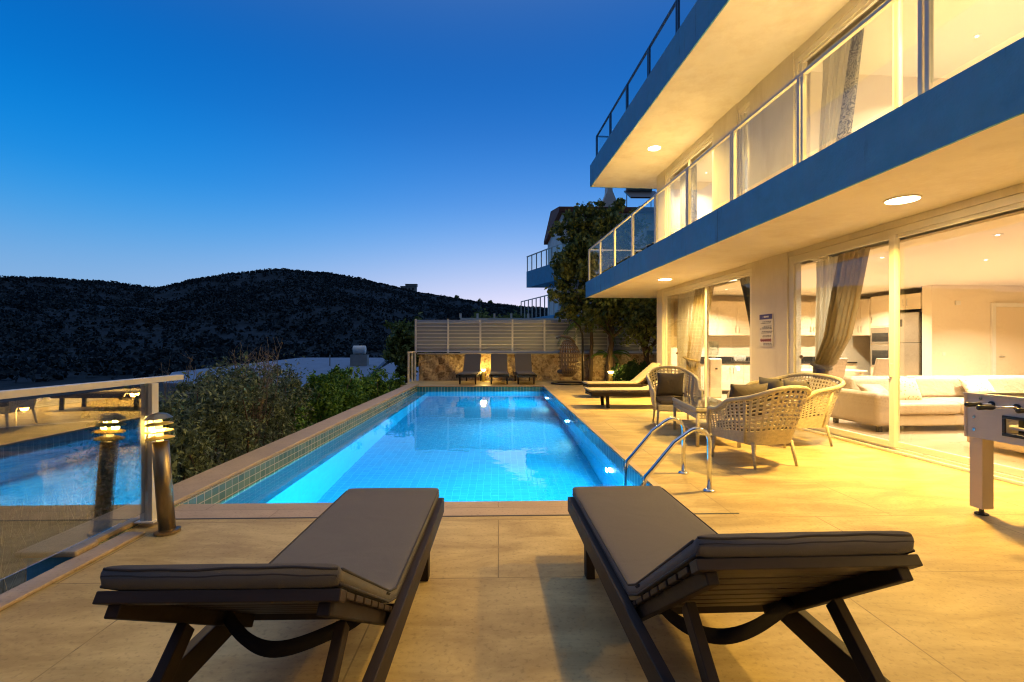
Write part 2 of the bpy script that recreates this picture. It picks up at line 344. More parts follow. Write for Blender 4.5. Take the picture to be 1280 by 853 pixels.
def water_mat():
    m = bpy.data.materials.new('clear_water'); t, N, L = nodes(m); N.remove(N['Principled BSDF'])
    g = N.new('ShaderNodeBsdfGlass'); g.inputs['IOR'].default_value = 1.33; g.inputs['Roughness'].default_value = 0; g.inputs[0].default_value = (.93,.98,1,1)
    tc = N.new('ShaderNodeTexCoord'); n = N.new('ShaderNodeTexNoise'); n.inputs['Scale'].default_value = 2.2; n.inputs['Detail'].default_value = 3; L.new(tc.outputs['Object'], n.inputs['Vector'])
    n2 = N.new('ShaderNodeTexNoise'); n2.inputs['Scale'].default_value = .35; n2.inputs['Detail'].default_value = 1; L.new(tc.outputs['Object'], n2.inputs['Vector'])
    bp = N.new('ShaderNodeBump'); bp.inputs['Strength'].default_value = .7; bp.inputs['Distance'].default_value = .012
    L.new(math_node(N, L, 'MULTIPLY', n.outputs[0], n2.outputs[0]), bp.inputs['Height']); L.new(bp.outputs[0], g.inputs['Normal'])
    L.new(g.outputs[0], N['Material Output'].inputs[0]); return m
M['water'] = water_mat()

# ------------------------------------------------------------------ foliage
def leaves(name, m, pts, size, parent=None, jitter=.4, long=1.9, droop=0.0):
    """pts: (n,3) leaf centres; every leaf a bent diamond of two triangles"""
    n = len(pts); pts = np.asarray(pts)
    d = RS.normal(size=(n,3)); d[:,2] -= droop; d /= np.linalg.norm(d, axis=1)[:,None]
    a = RS.normal(size=(n,3)); a = np.cross(d, a); a /= np.linalg.norm(a, axis=1)[:,None]
    nn = np.cross(d, a)
    sz = size*(1-jitter+2*jitter*RS.rand(n))[:,None]
    v = np.empty((n,4,3)); v[:,0] = pts-d*sz*long/2; v[:,1] = pts+a*sz/2+nn*sz*.15; v[:,2] = pts+d*sz*long/2; v[:,3] = pts-a*sz/2+nn*sz*.15
    me = bpy.data.meshes.new(name); me.vertices.add(n*4); me.vertices.foreach_set('co', v.reshape(-1))
    idx = np.arange(n*4).reshape(n,4); tri = np.concatenate([idx[:,[0,1,2]], idx[:,[0,2,3]]], axis=1).reshape(-1)
    me.loops.add(n*6); me.loops.foreach_set('vertex_index', tri.astype('i')); me.polygons.add(n*2)
    me.polygons.foreach_set('loop_start', np.arange(0, n*6, 3, dtype='i')); me.polygons.foreach_set('loop_total', np.full(n*2, 3, dtype='i'))
    me.update(); me.validate(); me.materials.append(m)
    o = bpy.data.objects.new(name, me); C.objects.link(o); o.parent = parent; return o
def clump_pts(blobs, n, per=26, spread=.16):
    """blobs: (x,y,z,rx,ry,rz). Leaves gather in sprays inside each blob, denser to the outside, gaps between"""
    w = np.array([b[3]*b[4]*b[5] for b in blobs])**.67; w = w/w.sum(); out = []
    for b, ww in zip(blobs, w):
        k = max(1, int(n*ww/per)); d = RS.normal(size=(k,3)); d /= np.linalg.norm(d, axis=1)[:,None]
        rad = (.35+.65*RS.rand(k)**.5)*(1+.18*RS.normal(size=k))
        c = np.array(b[:3])+d*rad[:,None]*np.array(b[3:])
        sp = spread*min(b[3:])
        out.append((c[:,None,:]+RS.normal(size=(k,per,3))*sp).reshape(-1,3))
    return np.concatenate(out)
def limb(mb, p, q, r0, r1, bend=.1, n=6):
    p = Vector(p); q = Vector(q); L_ = (q-p).length; o = Vector((random.uniform(-1,1), random.uniform(-1,1), random.uniform(-.3,.3)))*bend*L_
    pts = [p.lerp(q, t)+o*math.sin(t*PI)+Vector((random.uniform(-1,1), random.uniform(-1,1), 0))*r0*.25 for t in [i/n for i in range(n+1)]]
    mb.tube(pts, [r0+(r1-r0)*i/n for i in range(n+1)], 8)
def tree(name, label, loc, trunk, blobs, n, leaf, m, group=None, cat='tree', r0=.12, droop=.0, per=26, spread=.16):
    t = thing(name, label, cat, loc, 0, group); mb = MB()
    base, fork = trunk; limb(mb, base, fork, r0, r0*.65, .05, 8)
    for b in blobs:
        limb(mb, Vector(fork)-Vector((0,0,random.uniform(0,.35)*(fork[2]-base[2]))), (b[0], b[1], b[2]+.2*b[5]), r0*.5, r0*.12, .1)
    mb.build('trunk', M['bark'], t, smooth=True)
    leaves('crown', m, clump_pts(blobs, n, per, spread), leaf, t, droop=droop); return t

# ------------------------------------------------------------------ camera
TH = math.atan(17/600)
cam = bpy.data.objects.new('camera', bpy.data.cameras.new('camera')); C.objects.link(cam)
cam.location = (0, 0, 1.35); cam.rotation_euler = (PI/2, 0, -TH)
cam.data.sensor_width = 36; cam.data.lens = 36*600/1280; cam.data.shift_y = 5.5/1280
cam.data.clip_end = 5000; cam.data.clip_start = .05
S.camera = cam

# ------------------------------------------------------------------ sky and render settings
W = bpy.data.worlds.new('World'); S.world = W; W.use_nodes = True
def world():
    t = W.node_tree; N, L = t.nodes, t.links; bg = N['Background']
    sky = N.new('ShaderNodeTexSky'); sky.sky_type = 'NISHITA'; sky.sun_disc = False; sky.sun_elevation = R(1.0); sky.sun_rotation = R(8); sky.altitude = 200; sky.dust_density = .6; sky.ozone_density = 4
    bg.inputs[1].default_value = .012; L.new(sky.outputs[0], bg.inputs[0])
    tc = N.new('ShaderNodeTexCoord'); sp = N.new('ShaderNodeSeparateXYZ'); L.new(tc.outputs['Generated'], sp.inputs[0])
    r = N.new('ShaderNodeValToRGB'); L.new(sp.outputs[2], r.inputs[0]); cr = r.color_ramp; cr.interpolation = 'B_SPLINE'
    stops = [(0,(.20,.34,.54)), (.10,(.175,.32,.54)), (.19,(.045,.265,.58)), (.28,(.0,.195,.57)), (.40,(.0,.125,.46)), (.57,(.0,.07,.31)), (.72,(.10,.19,.38)), (1,(.44,.46,.54))]
    for i, (p, c) in enumerate(stops):
        e = cr.elements[0] if i == 0 else (cr.elements[-1] if i == len(stops)-1 else cr.elements.new(p)); e.position = p; e.color = (*c, 1)
    # afterglow: low and towards the place where the sun went down
    g = Vector((.09, 1, 0)).normalized(); d = N.new('ShaderNodeVectorMath'); d.operation = 'DOT_PRODUCT'; L.new(tc.outputs['Generated'], d.inputs[0]); d.inputs[1].default_value = g
    az = math_node(N, L, 'POWER', math_node(N, L, 'MAXIMUM', d.outputs['Value'], 0), 8)
    el = math_node(N, L, 'POWER', 2.718, math_node(N, L, 'MULTIPLY', math_node(N, L, 'MAXIMUM', sp.outputs[2], 0), -7.5))
    gl = math_node(N, L, 'MULTIPLY', az, el)
    mc = N.new('ShaderNodeMix'); mc.data_type = 'RGBA'; mc.blend_type = 'ADD'; L.new(gl, mc.inputs[0]); L.new(r.outputs[0], mc.inputs[6]); mc.inputs[7].default_value = (.74,.44,.36,1)
    bg2 = N.new('ShaderNodeBackground'); L.new(mc.outputs[2], bg2.inputs[0])
    # the eastern side of the sky, behind the viewer, is already darker
    mr = N.new('ShaderNodeMapRange'); L.new(math_node(N, L, 'ADD', sp.outputs[1], math_node(N, L, 'MULTIPLY', sp.outputs[2], .8)), mr.inputs[0])
    mr.inputs[1].default_value = -.35; mr.inputs[2].default_value = .35; mr.inputs[3].default_value = .12; mr.inputs[4].default_value = .87; L.new(mr.outputs[0], bg2.inputs[1])
    ad = N.new('ShaderNodeAddShader'); L.new(bg.outputs[0], ad.inputs[0]); L.new(bg2.outputs[0], ad.inputs[1]); L.new(ad.outputs[0], N['World Output'].inputs[0])
    W['sky'] = 'dusk'
world()
sun = bpy.data.objects.new('sun', bpy.data.lights.new('sun', 'SUN')); C.objects.link(sun)
sun.data.energy = .06; sun.data.angle = R(25); sun.data.color = (1,.8,.7); sun.rotation_euler = (R(-86), 0, R(-8))
S.view_settings.view_transform = 'Standard'; S.view_settings.look = 'None'; S.view_settings.exposure = .62; S.view_settings.gamma = 1; S.view_settings.use_curve_mapping = False
S.render.engine = 'CYCLES'; cy = S.cycles
cy.use_denoising = True; cy.pixel_filter_type = 'BLACKMAN_HARRIS'; cy.filter_width = 1.15; cy.max_bounces = 9; cy.diffuse_bounces = 4; cy.glossy_bounces = 4; cy.transmission_bounces = 6; cy.transparent_max_bounces = 16
cy.caustics_reflective = False; cy.caustics_refractive = False; cy.sample_clamp_indirect = 6; cy.sample_clamp_direct = 0
cy.use_adaptive_sampling = True; cy.adaptive_threshold = .02

def lamp(name, kind, loc, power, col, size=.1, rot=(0,0,0), parent=None, spread=None, shape='DISK'):
    l = bpy.data.lights.new(name, kind); l.energy = power; l.color = col
    if kind == 'AREA':
        l.shape = shape; l.size = size
        if spread: l.spread = spread
    else: l.shadow_soft_size = size
    o = bpy.data.objects.new(name, l); C.objects.link(o); o.location = loc; o.rotation_euler = rot; o.parent = parent; return o
WARM = (1,.60,.125); INW = (1,.86,.62)

# ------------------------------------------------------------------ terrain, hill
HA = R(3.0); BX = 5.27
cA, sA = math.cos(HA), math.sin(HA)
def LW(lx, ly, z=0): return (BX+lx*cA-ly*sA, lx*sA+ly*cA, z)
def sstep(a, b, x):
    t = np.clip((x-a)/(b-a), 0, 1); return t*t*(3-2*t)
RIDGE = [(-100,356),(0,356),(60,355),(100,357),(195,363),(240,351),(300,341),(350,336),(410,336),(450,342),(520,362),(600,379),(660,387),(740,395),(900,399),(1300,401)]
def ridge_tan(az):
    """elevation tangent of the hill line at an azimuth (radians from +Y, clockwise)"""
    a = az-TH; a = np.clip(a, -1.0, 1.0); x = 640+600*np.tan(a)
    y = np.interp(x, [p[0] for p in RIDGE], [p[1] for p in RIDGE]); return (432-y)/600*np.cos(a)
def fbm(x, y, s):
    o = np.zeros_like(x); amp = 1
    for k in range(5):
        f = 2**k/s; ph = k*1.7
        o += amp*(np.sin(x*f+ph+1.3*np.sin(y*f*.8+ph))*np.cos(y*f*1.1-ph+1.1*np.sin(x*f*.7))); amp *= .5
    return o
def ground_z(X, Y):
    X = np.asarray(X, float); Y = np.asarray(Y, float)
    r = np.hypot(X, Y); az = np.arctan2(X, Y)
    left = -.85-.26*np.clip(-3.4-X, 0, 14)-.05*np.clip(-17-X, 0, 60)+.10*fbm(X, Y, 1.8)
    behind = -1.2+0*X+.08*fbm(X, Y, 3)-sstep(30, 90, Y)*5
    under = -4.0+0*X
    wl = 1-sstep(-4.0, -3.3, X); wb = sstep(18.8, 20.5, Y)
    z = under*(1-wb)+behind*wb; z = z*(1-wl)+left*wl
    rt = ridge_tan(az); RR = 720+60*np.sin(az*5)
    top = 1.35+rt*RR
    prof = sstep(110, 760, r)
    val = -9-.012*np.clip(r-60, 0, 200)
    far = sstep(45, 130, r)
    z = z*(1-far)+val*far
    gully = fbm(X, Y, 85)*4.0*sstep(170, 420, r)*(1-sstep(560, 715, r))
    z = z*(1-prof)+(top)*prof+gully+fbm(X, Y, 22)*.7*sstep(150, 300, r)*(1-sstep(640, 720, r))
    z = z-sstep(760, 1600, r)*60
    return z
def terrain():
    rings = [1.5]
    while rings[-1] < 2600: rings.append(rings[-1]*1.05+.05)
    rings = np.array(rings); na = 420
    ang = np.linspace(-PI, PI, na, endpoint=False)
    A_, R_ = np.meshgrid(ang, rings); X = R_*np.sin(A_); Y = R_*np.cos(A_); Z = ground_z(X, Y)
    v = np.stack([X, Y, Z], -1).reshape(-1, 3); fs = []
    for i in range(len(rings)-1):
        for k in range(na):
            l = (k+1) % na; fs.append((i*na+k, i*na+l, (i+1)*na+l, (i+1)*na+k))
    fs.append(tuple(range(na)))
    mb = MB(); mb.v = [tuple(p) for p in v]; mb.f = fs
    m = bpy.data.materials.new('scrub_ground'); t, N, L = nodes(m); b = N['Principled BSDF']; b.inputs['Roughness'].default_value = 1; b.inputs['Specular IOR Level'].default_value = .1
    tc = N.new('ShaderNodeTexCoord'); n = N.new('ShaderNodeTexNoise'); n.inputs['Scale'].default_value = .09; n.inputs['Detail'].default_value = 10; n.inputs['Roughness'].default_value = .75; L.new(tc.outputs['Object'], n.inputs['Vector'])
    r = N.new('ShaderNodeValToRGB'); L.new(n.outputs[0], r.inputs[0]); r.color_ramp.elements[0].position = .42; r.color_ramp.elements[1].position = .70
    r.color_ramp.elements[0].color = (.016,.028,.036,1); r.color_ramp.elements[1].color = (.034,.054,.076,1)  # far ground colour tinted blue in place of haze over the hill
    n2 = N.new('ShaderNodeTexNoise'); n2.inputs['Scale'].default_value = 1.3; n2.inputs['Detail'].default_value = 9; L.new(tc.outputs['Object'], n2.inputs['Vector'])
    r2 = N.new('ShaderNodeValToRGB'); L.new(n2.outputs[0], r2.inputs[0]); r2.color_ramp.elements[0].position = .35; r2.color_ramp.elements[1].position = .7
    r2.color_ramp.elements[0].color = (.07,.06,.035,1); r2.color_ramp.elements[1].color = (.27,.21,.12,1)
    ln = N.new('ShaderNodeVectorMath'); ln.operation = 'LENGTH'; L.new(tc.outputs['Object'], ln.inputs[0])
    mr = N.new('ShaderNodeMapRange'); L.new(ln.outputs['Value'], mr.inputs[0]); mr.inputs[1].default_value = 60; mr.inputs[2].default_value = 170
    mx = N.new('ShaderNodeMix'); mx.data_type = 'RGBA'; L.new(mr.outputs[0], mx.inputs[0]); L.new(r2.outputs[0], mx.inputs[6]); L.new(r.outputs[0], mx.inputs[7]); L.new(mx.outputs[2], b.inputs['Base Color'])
    bp = N.new('ShaderNodeBump'); bp.inputs['Strength'].default_value = .6; bp.inputs['Distance'].default_value = .1; L.new(n2.outputs[0], bp.inputs['Height']); L.new(bp.outputs[0], b.inputs['Normal'])
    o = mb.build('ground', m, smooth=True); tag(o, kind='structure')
terrain()

def hill_scrub():
    n = 25000
    az = RS.uniform(R(-52), R(22), n); r = np.sqrt(RS.uniform(170**2, 800**2, n)); X = r*np.sin(az); Y = r*np.cos(az)
    dens = fbm(X, Y, 30)+RS.normal(size=n)*.7; k = dens > -.35; X, Y, r = X[k], Y[k], r[k]; Z = ground_z(X, Y)
    h = RS.uniform(1.6, 4.6, len(X))*(1-.55*sstep(520, 680, r)); pts = []
    for x, y, z, hh in zip(X, Y, Z, h):
        q = RS.normal(size=(14,3)); q /= np.linalg.norm(q, axis=1)[:,None]; q[:,2] = np.abs(q[:,2])
        pts.append(np.array([x, y, z+hh*.15])+q*np.array([hh*.6, hh*.6, hh*.75]))
    m = leaf_mat('maquis', (.008,.018,.024), (.030,.050,.058), .9, .1)  # leaf colours carry the blue of distant haze
    o = leaves('hillside_scrub', m, np.concatenate(pts), 1.15, jitter=.5, long=1.3); tag(o, kind='stuff'); o['label'] = 'dark scrub and trees covering the far hillside'
hill_scrub()

# ------------------------------------------------------------------ terrace and pool
WZ = -.18; PX0, PX1, PY0, PY1 = -2.71, 1.50, 4.15, 16.0; LEDGE = -2.34; PD = -1.75
def terrace():
    mb = MB()
    mb.box(-2.645, 5.45, -5, 3.0, -3.6, 0); mb.box(-2.706, 5.45, 3.0, 3.80, -3.6, 0)          # towards the camera
    mb.box(1.56, 5.45, 3.80, 16.0, -3.6, 0)         # right of the pool
    mb.box(-3.30, 9.0, 16.30, 18.55, -3.6, 0)       # behind the pool
    mb.box(1.56, 5.45, 16.0, 16.3, -3.6, 0)
    mb.box(5.45, 9.0, 13.9, 16.3, -3.6, 0)
    o = mb.build('terrace_floor', M['deck']); tag(o, kind='structure')
    k = MB(); k.box(-2.66, -2.52, -5, 3.50, .0015, .022)
    k.build('terrace_edge', M['coping'], bevel=.006); tag(bpy.data.objects['terrace_edge'], kind='structure')
terrace()
def pool():
    t = thing('swimming_pool', 'long rectangular pool lit bright blue from inside', 'swimming pool')
    mb = MB()   # one basin, inner faces as thin shells
    mb.box(PX0-.02, PX1+.05, PY0-.05, PY1+.05, PD-.05, PD)                        # floor
    mb.prism([(PX0-.02,PD),(LEDGE,PD),(LEDGE,-.37),(PX0-.02,-.235)], 'y', PY0, PY1)                                   # shelf along the left
    mb.box(PX1, PX1+.05, PY0, PY1, PD, -.30); mb.box(LEDGE, PX1, PY1, PY1+.05, PD, -.30); mb.box(LEDGE, PX1, PY0-.05, PY0, PD, -.30)
    mb.build('basin', M['pool'], t)
    bd = MB(); bd.box(PX1, PX1+.05, PY0, PY1, -.298, -.028); bd.box(PX0, PX1, PY1, PY1+.05, -.298, -.028); bd.box(PX0, PX1, PY0-.05, PY0, -.298, -.028)
    bd.build('waterline_band', M['band'], t)
    cp = MB()
    cp.box(-2.69, 1.56, 3.815, PY0+.012, -.026, .001); cp.box(PX1-.012, 1.56, PY0+.014, PY1-.014, -.026, .001); cp.box(-2.70, 1.56, PY1-.012, 16.30, -.026, .001)
    cp.box(1.562, 1.80, 3.815, 3.822, -.026, .0012)
    cp.build('coping', M['coping'], t, bevel=.006)
    gr = MB(); gr.box(-2.52, 1.93, 3.792, 3.812, -.02, .0022); gr.build('drain_groove', M['dark'], t)
    pw = MB(); pw.box(-3.0, PX0, 3.14, 16.34, -1.75, .008); pw.build('parapet', M['blue'], t)
    ti = MB(); ti.box(PX0, PX0+.012, 3.3, 16.29, -.24, .010); ti.build('mosaic_strip', M['mosaic'], t)
    pc = MB(); pc.prism([(-3.045,3.10),(-2.662,3.10),(-2.664,3.28),(-2.695,3.30),(-2.695,16.36),(-3.045,16.36)], 'z', .011, .05); pc.build('parapet_coping', M['coping'], t, bevel=.012)
    for i, y in enumerate((6.35, 10.2, 14.4, 2.2)):
        if y < PY0: continue
        l = MB(); l.lathe([(.001,.02),(.075,.02),(.085,0),(.001,0)], n=20); o = l.build('underwater_lamp', M['poollamp'], t, (PX1-.002, y, -.66)); o.rotation_euler = (0, -PI/2, 0)
        lamp('pool_light', 'AREA', (PX1-.06, y, -.66), 125, (.19,.82,1), .14, (0, R(90), 0))
    lamp('pool_light', 'AREA', (-.6, PY0+.06, -.52), 120, (.19,.82,1), .14, (R(90), 0, 0))  # extra unseen light at the near end wall, added without a lamp body
    w = MB(); w.add([(PX0+.012,PY0,WZ),(PX1,PY0,WZ),(PX1,PY1,WZ),(PX0+.012,PY1,WZ)], [(0,1,2,3)]); o = w.build('pool_water', M['water']); tag(o, kind='structure')
pool()
def ladder():
    t = thing('pool_ladder', 'polished steel handrails of the pool ladder beside the wicker set', 'pool ladder')
    for y in (5.02, 4.40):
        pts = [(1.955,y,.01),(1.955,y,.42)]
        cx, cz, rr = 1.955-.115, .46, .115
        for k in range(0, 9): an = k/8*R(128); pts.append((cx+rr*math.cos(an), y, cz+rr*math.sin(an)))
        ex, ez = pts[-1][0], pts[-1][2]
        pts += [(ex-.14, y, ez-.10), (1.42, y, .20), (1.36, y, .135), (1.335, y, .05), (1.33, y, -.05), (1.33, y, -1.1)]
        m = MB(); m.tube(pts, .021, 12); m.build('handrail', M['chrome'], t, smooth=True)
        f = MB(); f.lathe([(.055,0),(.055,.006),(.04,.018),(.024,.022),(.001,.022)], (1.955,y,.002), 20); f.build('flange', M['chrome'], t, smooth=True)
    for z in (-.45, -.75, -1.05):
        s = MB(); s.box(1.29,1.37,4.40,5.02,z-.012,z+.012); s.build('step', M['chrome'], t, bevel=.005)
ladder()

# ------------------------------------------------------------------ loungers
def lounger(label, ang, cush, blen=.80, detail=True, group='sun loungers on the terrace'):
    """local: head towards -y, foot towards +y, hinge at y=0; y 0..1.22 seat"""
    t = thing('sun_lounger', label, 'sun lounger', group=group)
    a = R(ang); zf = .345; L0, L1 = -.80, 1.27; hw = .32
    for s in (-1, 1):
        m = MB(); m.box(s*hw-.02, s*hw+.02, L0, L1, .255, zf+.005); m.build('side_rail', M['wood'], t, bevel=.004)
        for y in (.90, -.62):
            m = MB(); m.box(s*(hw-.053)-.03, s*(hw-.053)+.03, y-.035, y+.035, 0, .253) if False else m.bar((s*(hw-.047), y-.01, 0), (s*(hw-.047), y+.01, .335), .05, .07, (0,1,0)); m.build('leg', M['wood'], t, bevel=.004)
    for y in (L1-.04, .86, .05, -.62):
        m = MB(); m.box(-hw+.021, hw-.021, y-.02, y+.02, .258, .30); m.build('crossbar', M['woodlong'], t, bevel=.003)
    m = MB(); y = .06
    while y < L1-.08: m.box(-hw+.022, hw-.022, y, y+.065, .322, .342); y += .082
    m.build('seat_slats', M['woodlong'], t, bevel=.003)
    # backrest: frame in its own tilted plane; d points up the backrest, n away from the sitter's back
    d = Vector((0, -math.cos(a), math.sin(a))); n = Vector((0, math.sin(a), math.cos(a))); o0 = Vector((0, 0, .275))
    for s in (-1, 1):
        m = MB(); m.bar(o0+Vector((s*.265,0,0)), o0+Vector((s*.265,0,0))+d*blen, .035, .045, n); m.build('backrest_bar', M['wood'], t, bevel=.004)
    m = MB(); k = .03
    while k < blen-.07:
        c = o0+d*(k+.041)+n*.030; m.bar(c-Vector((.30,0,0)), c+Vector((.30,0,0)), .082, .018, n); k += .100
    c = o0+d*(blen-.005)+n*.024; m.bar(c-Vector((.308,0,0)), c+Vector((.308,0,0)), .055, .030, n)
    m.build('backrest_slats', M['woodlong'], t, bevel=.003)
    pv = o0+d*(blen*.62)-n*.03; ft = Vector((0, max(L0+.1, pv.y-(pv.z-.30)*1.15), .30))
    for s in (-1, 1):
        m = MB(); m.bar(pv+Vector((s*.235,0,0)), ft+Vector((s*.235,0,0)), .032, .055, (0,1,0)); m.build('prop', M['wood'], t, bevel=.003)
    m = MB(); m.bar(ft+Vector((-.30,0,0)), ft+Vector((.30,0,0)), .04, .04); m.build('prop_bar', M['woodlong'], t, bevel=.003)
    # cushion: one long pad bent over the hinge
    th = .050; z0 = zf+.004; R0 = .17
    path = [(L1+.015, 0), (L1-.25, 0), (L1-.6, 0), (.22, 0)]
    prof = [(Vector((0, y, z0)), Vector((0,0,1))) for y, _ in path]
    for q in (.16,.10,.05,0): prof.append((Vector((0, q, z0)), Vector((0,0,1))))
    base = o0+n*.041
    nb = 7
    for i in range(1, nb+1):
        u = i/nb; prof.append((base+d*(.07+(blen-.05)*u), n))
    prof[8-1] = (Vector((0,-.005,z0+.004)), Vector((0, math.sin(a/2), math.cos(a/2))))
    cw = .305; sec = []
    NC = 20
    for i in range(NC):
        an = 2*PI*i/NC; c_, s_ = math.cos(an), math.sin(an)
        e = .16; sx = math.copysign(abs(c_)**e, c_); sy = math.copysign(abs(s_)**.45, s_)
        sec.append((sx*cw, th/2+sy*th/2*(1.0+.05*(1-abs(sx)))))
    vs = []; fs = []; mP = len(prof)
    rowsP = []
    for i, (p, nn) in enumerate(prof):
        rowsP.append((p, nn, 1))
    # rounded ends
    p0, n0 = prof[0]; p1, n1 = prof[-1]
    rows = [(p0+Vector((0,.02,.012)), n0, .72)]+rowsP+[(p1+d*.022+n1*.012, n1, .72)]
    for p, nn, sc in rows:
        for x, h in sec:
            vs.append(p+Vector((x*(1 if sc == 1 else .985), 0, 0))+nn*((h-th/2)*sc+th/2))
    nr = len(rows)
    for i in range(nr-1):
        for k in range(NC):
            l = (k+1) % NC; fs.append((i*NC+k, i*NC+l, (i+1)*NC+l, (i+1)*NC+k))
    fs.append(tuple(range(NC))[::-1]); fs.append(tuple((nr-1)*NC+k for k in range(NC)))
    m = MB(); m.add(vs, fs); cu = m.build('cushion', cush, t, smooth=True)
    if detail:
        m = MB(); wob = lambda x: .004*math.sin(x*13)+.002*math.sin(x*37+1)
        e1 = p1+d*.020
        m.tube([e1+Vector((x,0,0))+n*(th*.88+wob(x)*.6)+d*.002 for x in np.linspace(-.297,.297,26)], .0035, 6)
        m.tube([e1+Vector((x,0,0))+n*(th*.55+wob(x*1.3)*.5) for x in np.linspace(-.297,.297,26)], .003, 6)
        for s in (-1,1):
            m.tube([p+Vector((s*(cw-.004),0,0))+nn*th*.86 for p, nn in prof], .0045, 6)
            m.tube([p+Vector((s*(cw-.003),0,0))+nn*th*.16 for p, nn in prof], .0045, 6)
        m.build('piping', M['piping'], cu, smooth=True)
        m = MB(); s0 = base+d*.21+n*.035; vs = []; nst = 32
        for i in range(nst+1):
            u = i/nst; x = -.308+.616*u; sag = math.sin(u*PI); w = .050
            p = Vector((x, s0.y-.02*0, s0.z))+Vector((0,-.13,0))*sag**.9+Vector((0,0,-.115-.02*math.sin(u*2*PI)))*sag**.7
            tw = d.lerp(Vector((0,-.25,-1)), min(1, sag*1.4)).normalized()
            vs += [p-tw*w/2, p+tw*w/2]
        m.add(vs, [(2*i,2*i+1,2*i+3,2*i+2) for i in range(nst)])
        m.build('strap', M['strap'], cu, smooth=True, solid=.004)
    return t
lr = lounger('dark wood lounger with grey cushion, foreground right with its feet pointing at the ladder', 36, M['cushion'], blen=.79); lr.location = (.82, 1.90, 0); lr.rotation_euler.z = R(1.0)
ll = lounger('dark wood lounger with grey cushion, foreground left with its feet at the pool', 31.8, M['cushion'], blen=.775); ll.location = (-.705, 1.90, 0); ll.rotation_euler.z = R(-.4)
b1 = lounger('leftmost of three dark loungers standing against the stone wall', 58, M['cushion'], detail=False)
for i, (x, lab) in enumerate(((-.985, None), (.03, 'middle one of three dark loungers, right of the lit lamp by the stone wall'), (.93, 'dark lounger against the stone wall, nearest to the hanging egg chair'))):
    o = b1 if i == 0 else copy_tree(b1)
    if lab: o['label'] = lab
    o.location = (x, 17.55, 0); o.rotation_euler.z = PI+(R(-5) if i == 0 else R(2) if i == 2 else 0)
s1 = lounger('lounger with pale cushion standing farther back, its back raised high near the round hedge', 40, M['creamcush'], detail=False, group='pale loungers beside the pool')
s1.location = (3.55, 12.5, 0); s1.rotation_euler.z = R(92)
s2 = lounger('lounger with pale cushion standing in front of the other, partly behind the wicker armchair', 26, M['creamcush'], detail=False, group='pale loungers beside the pool')
s2.location = (3.25, 10.55, 0); s2.rotation_euler.z = R(90)

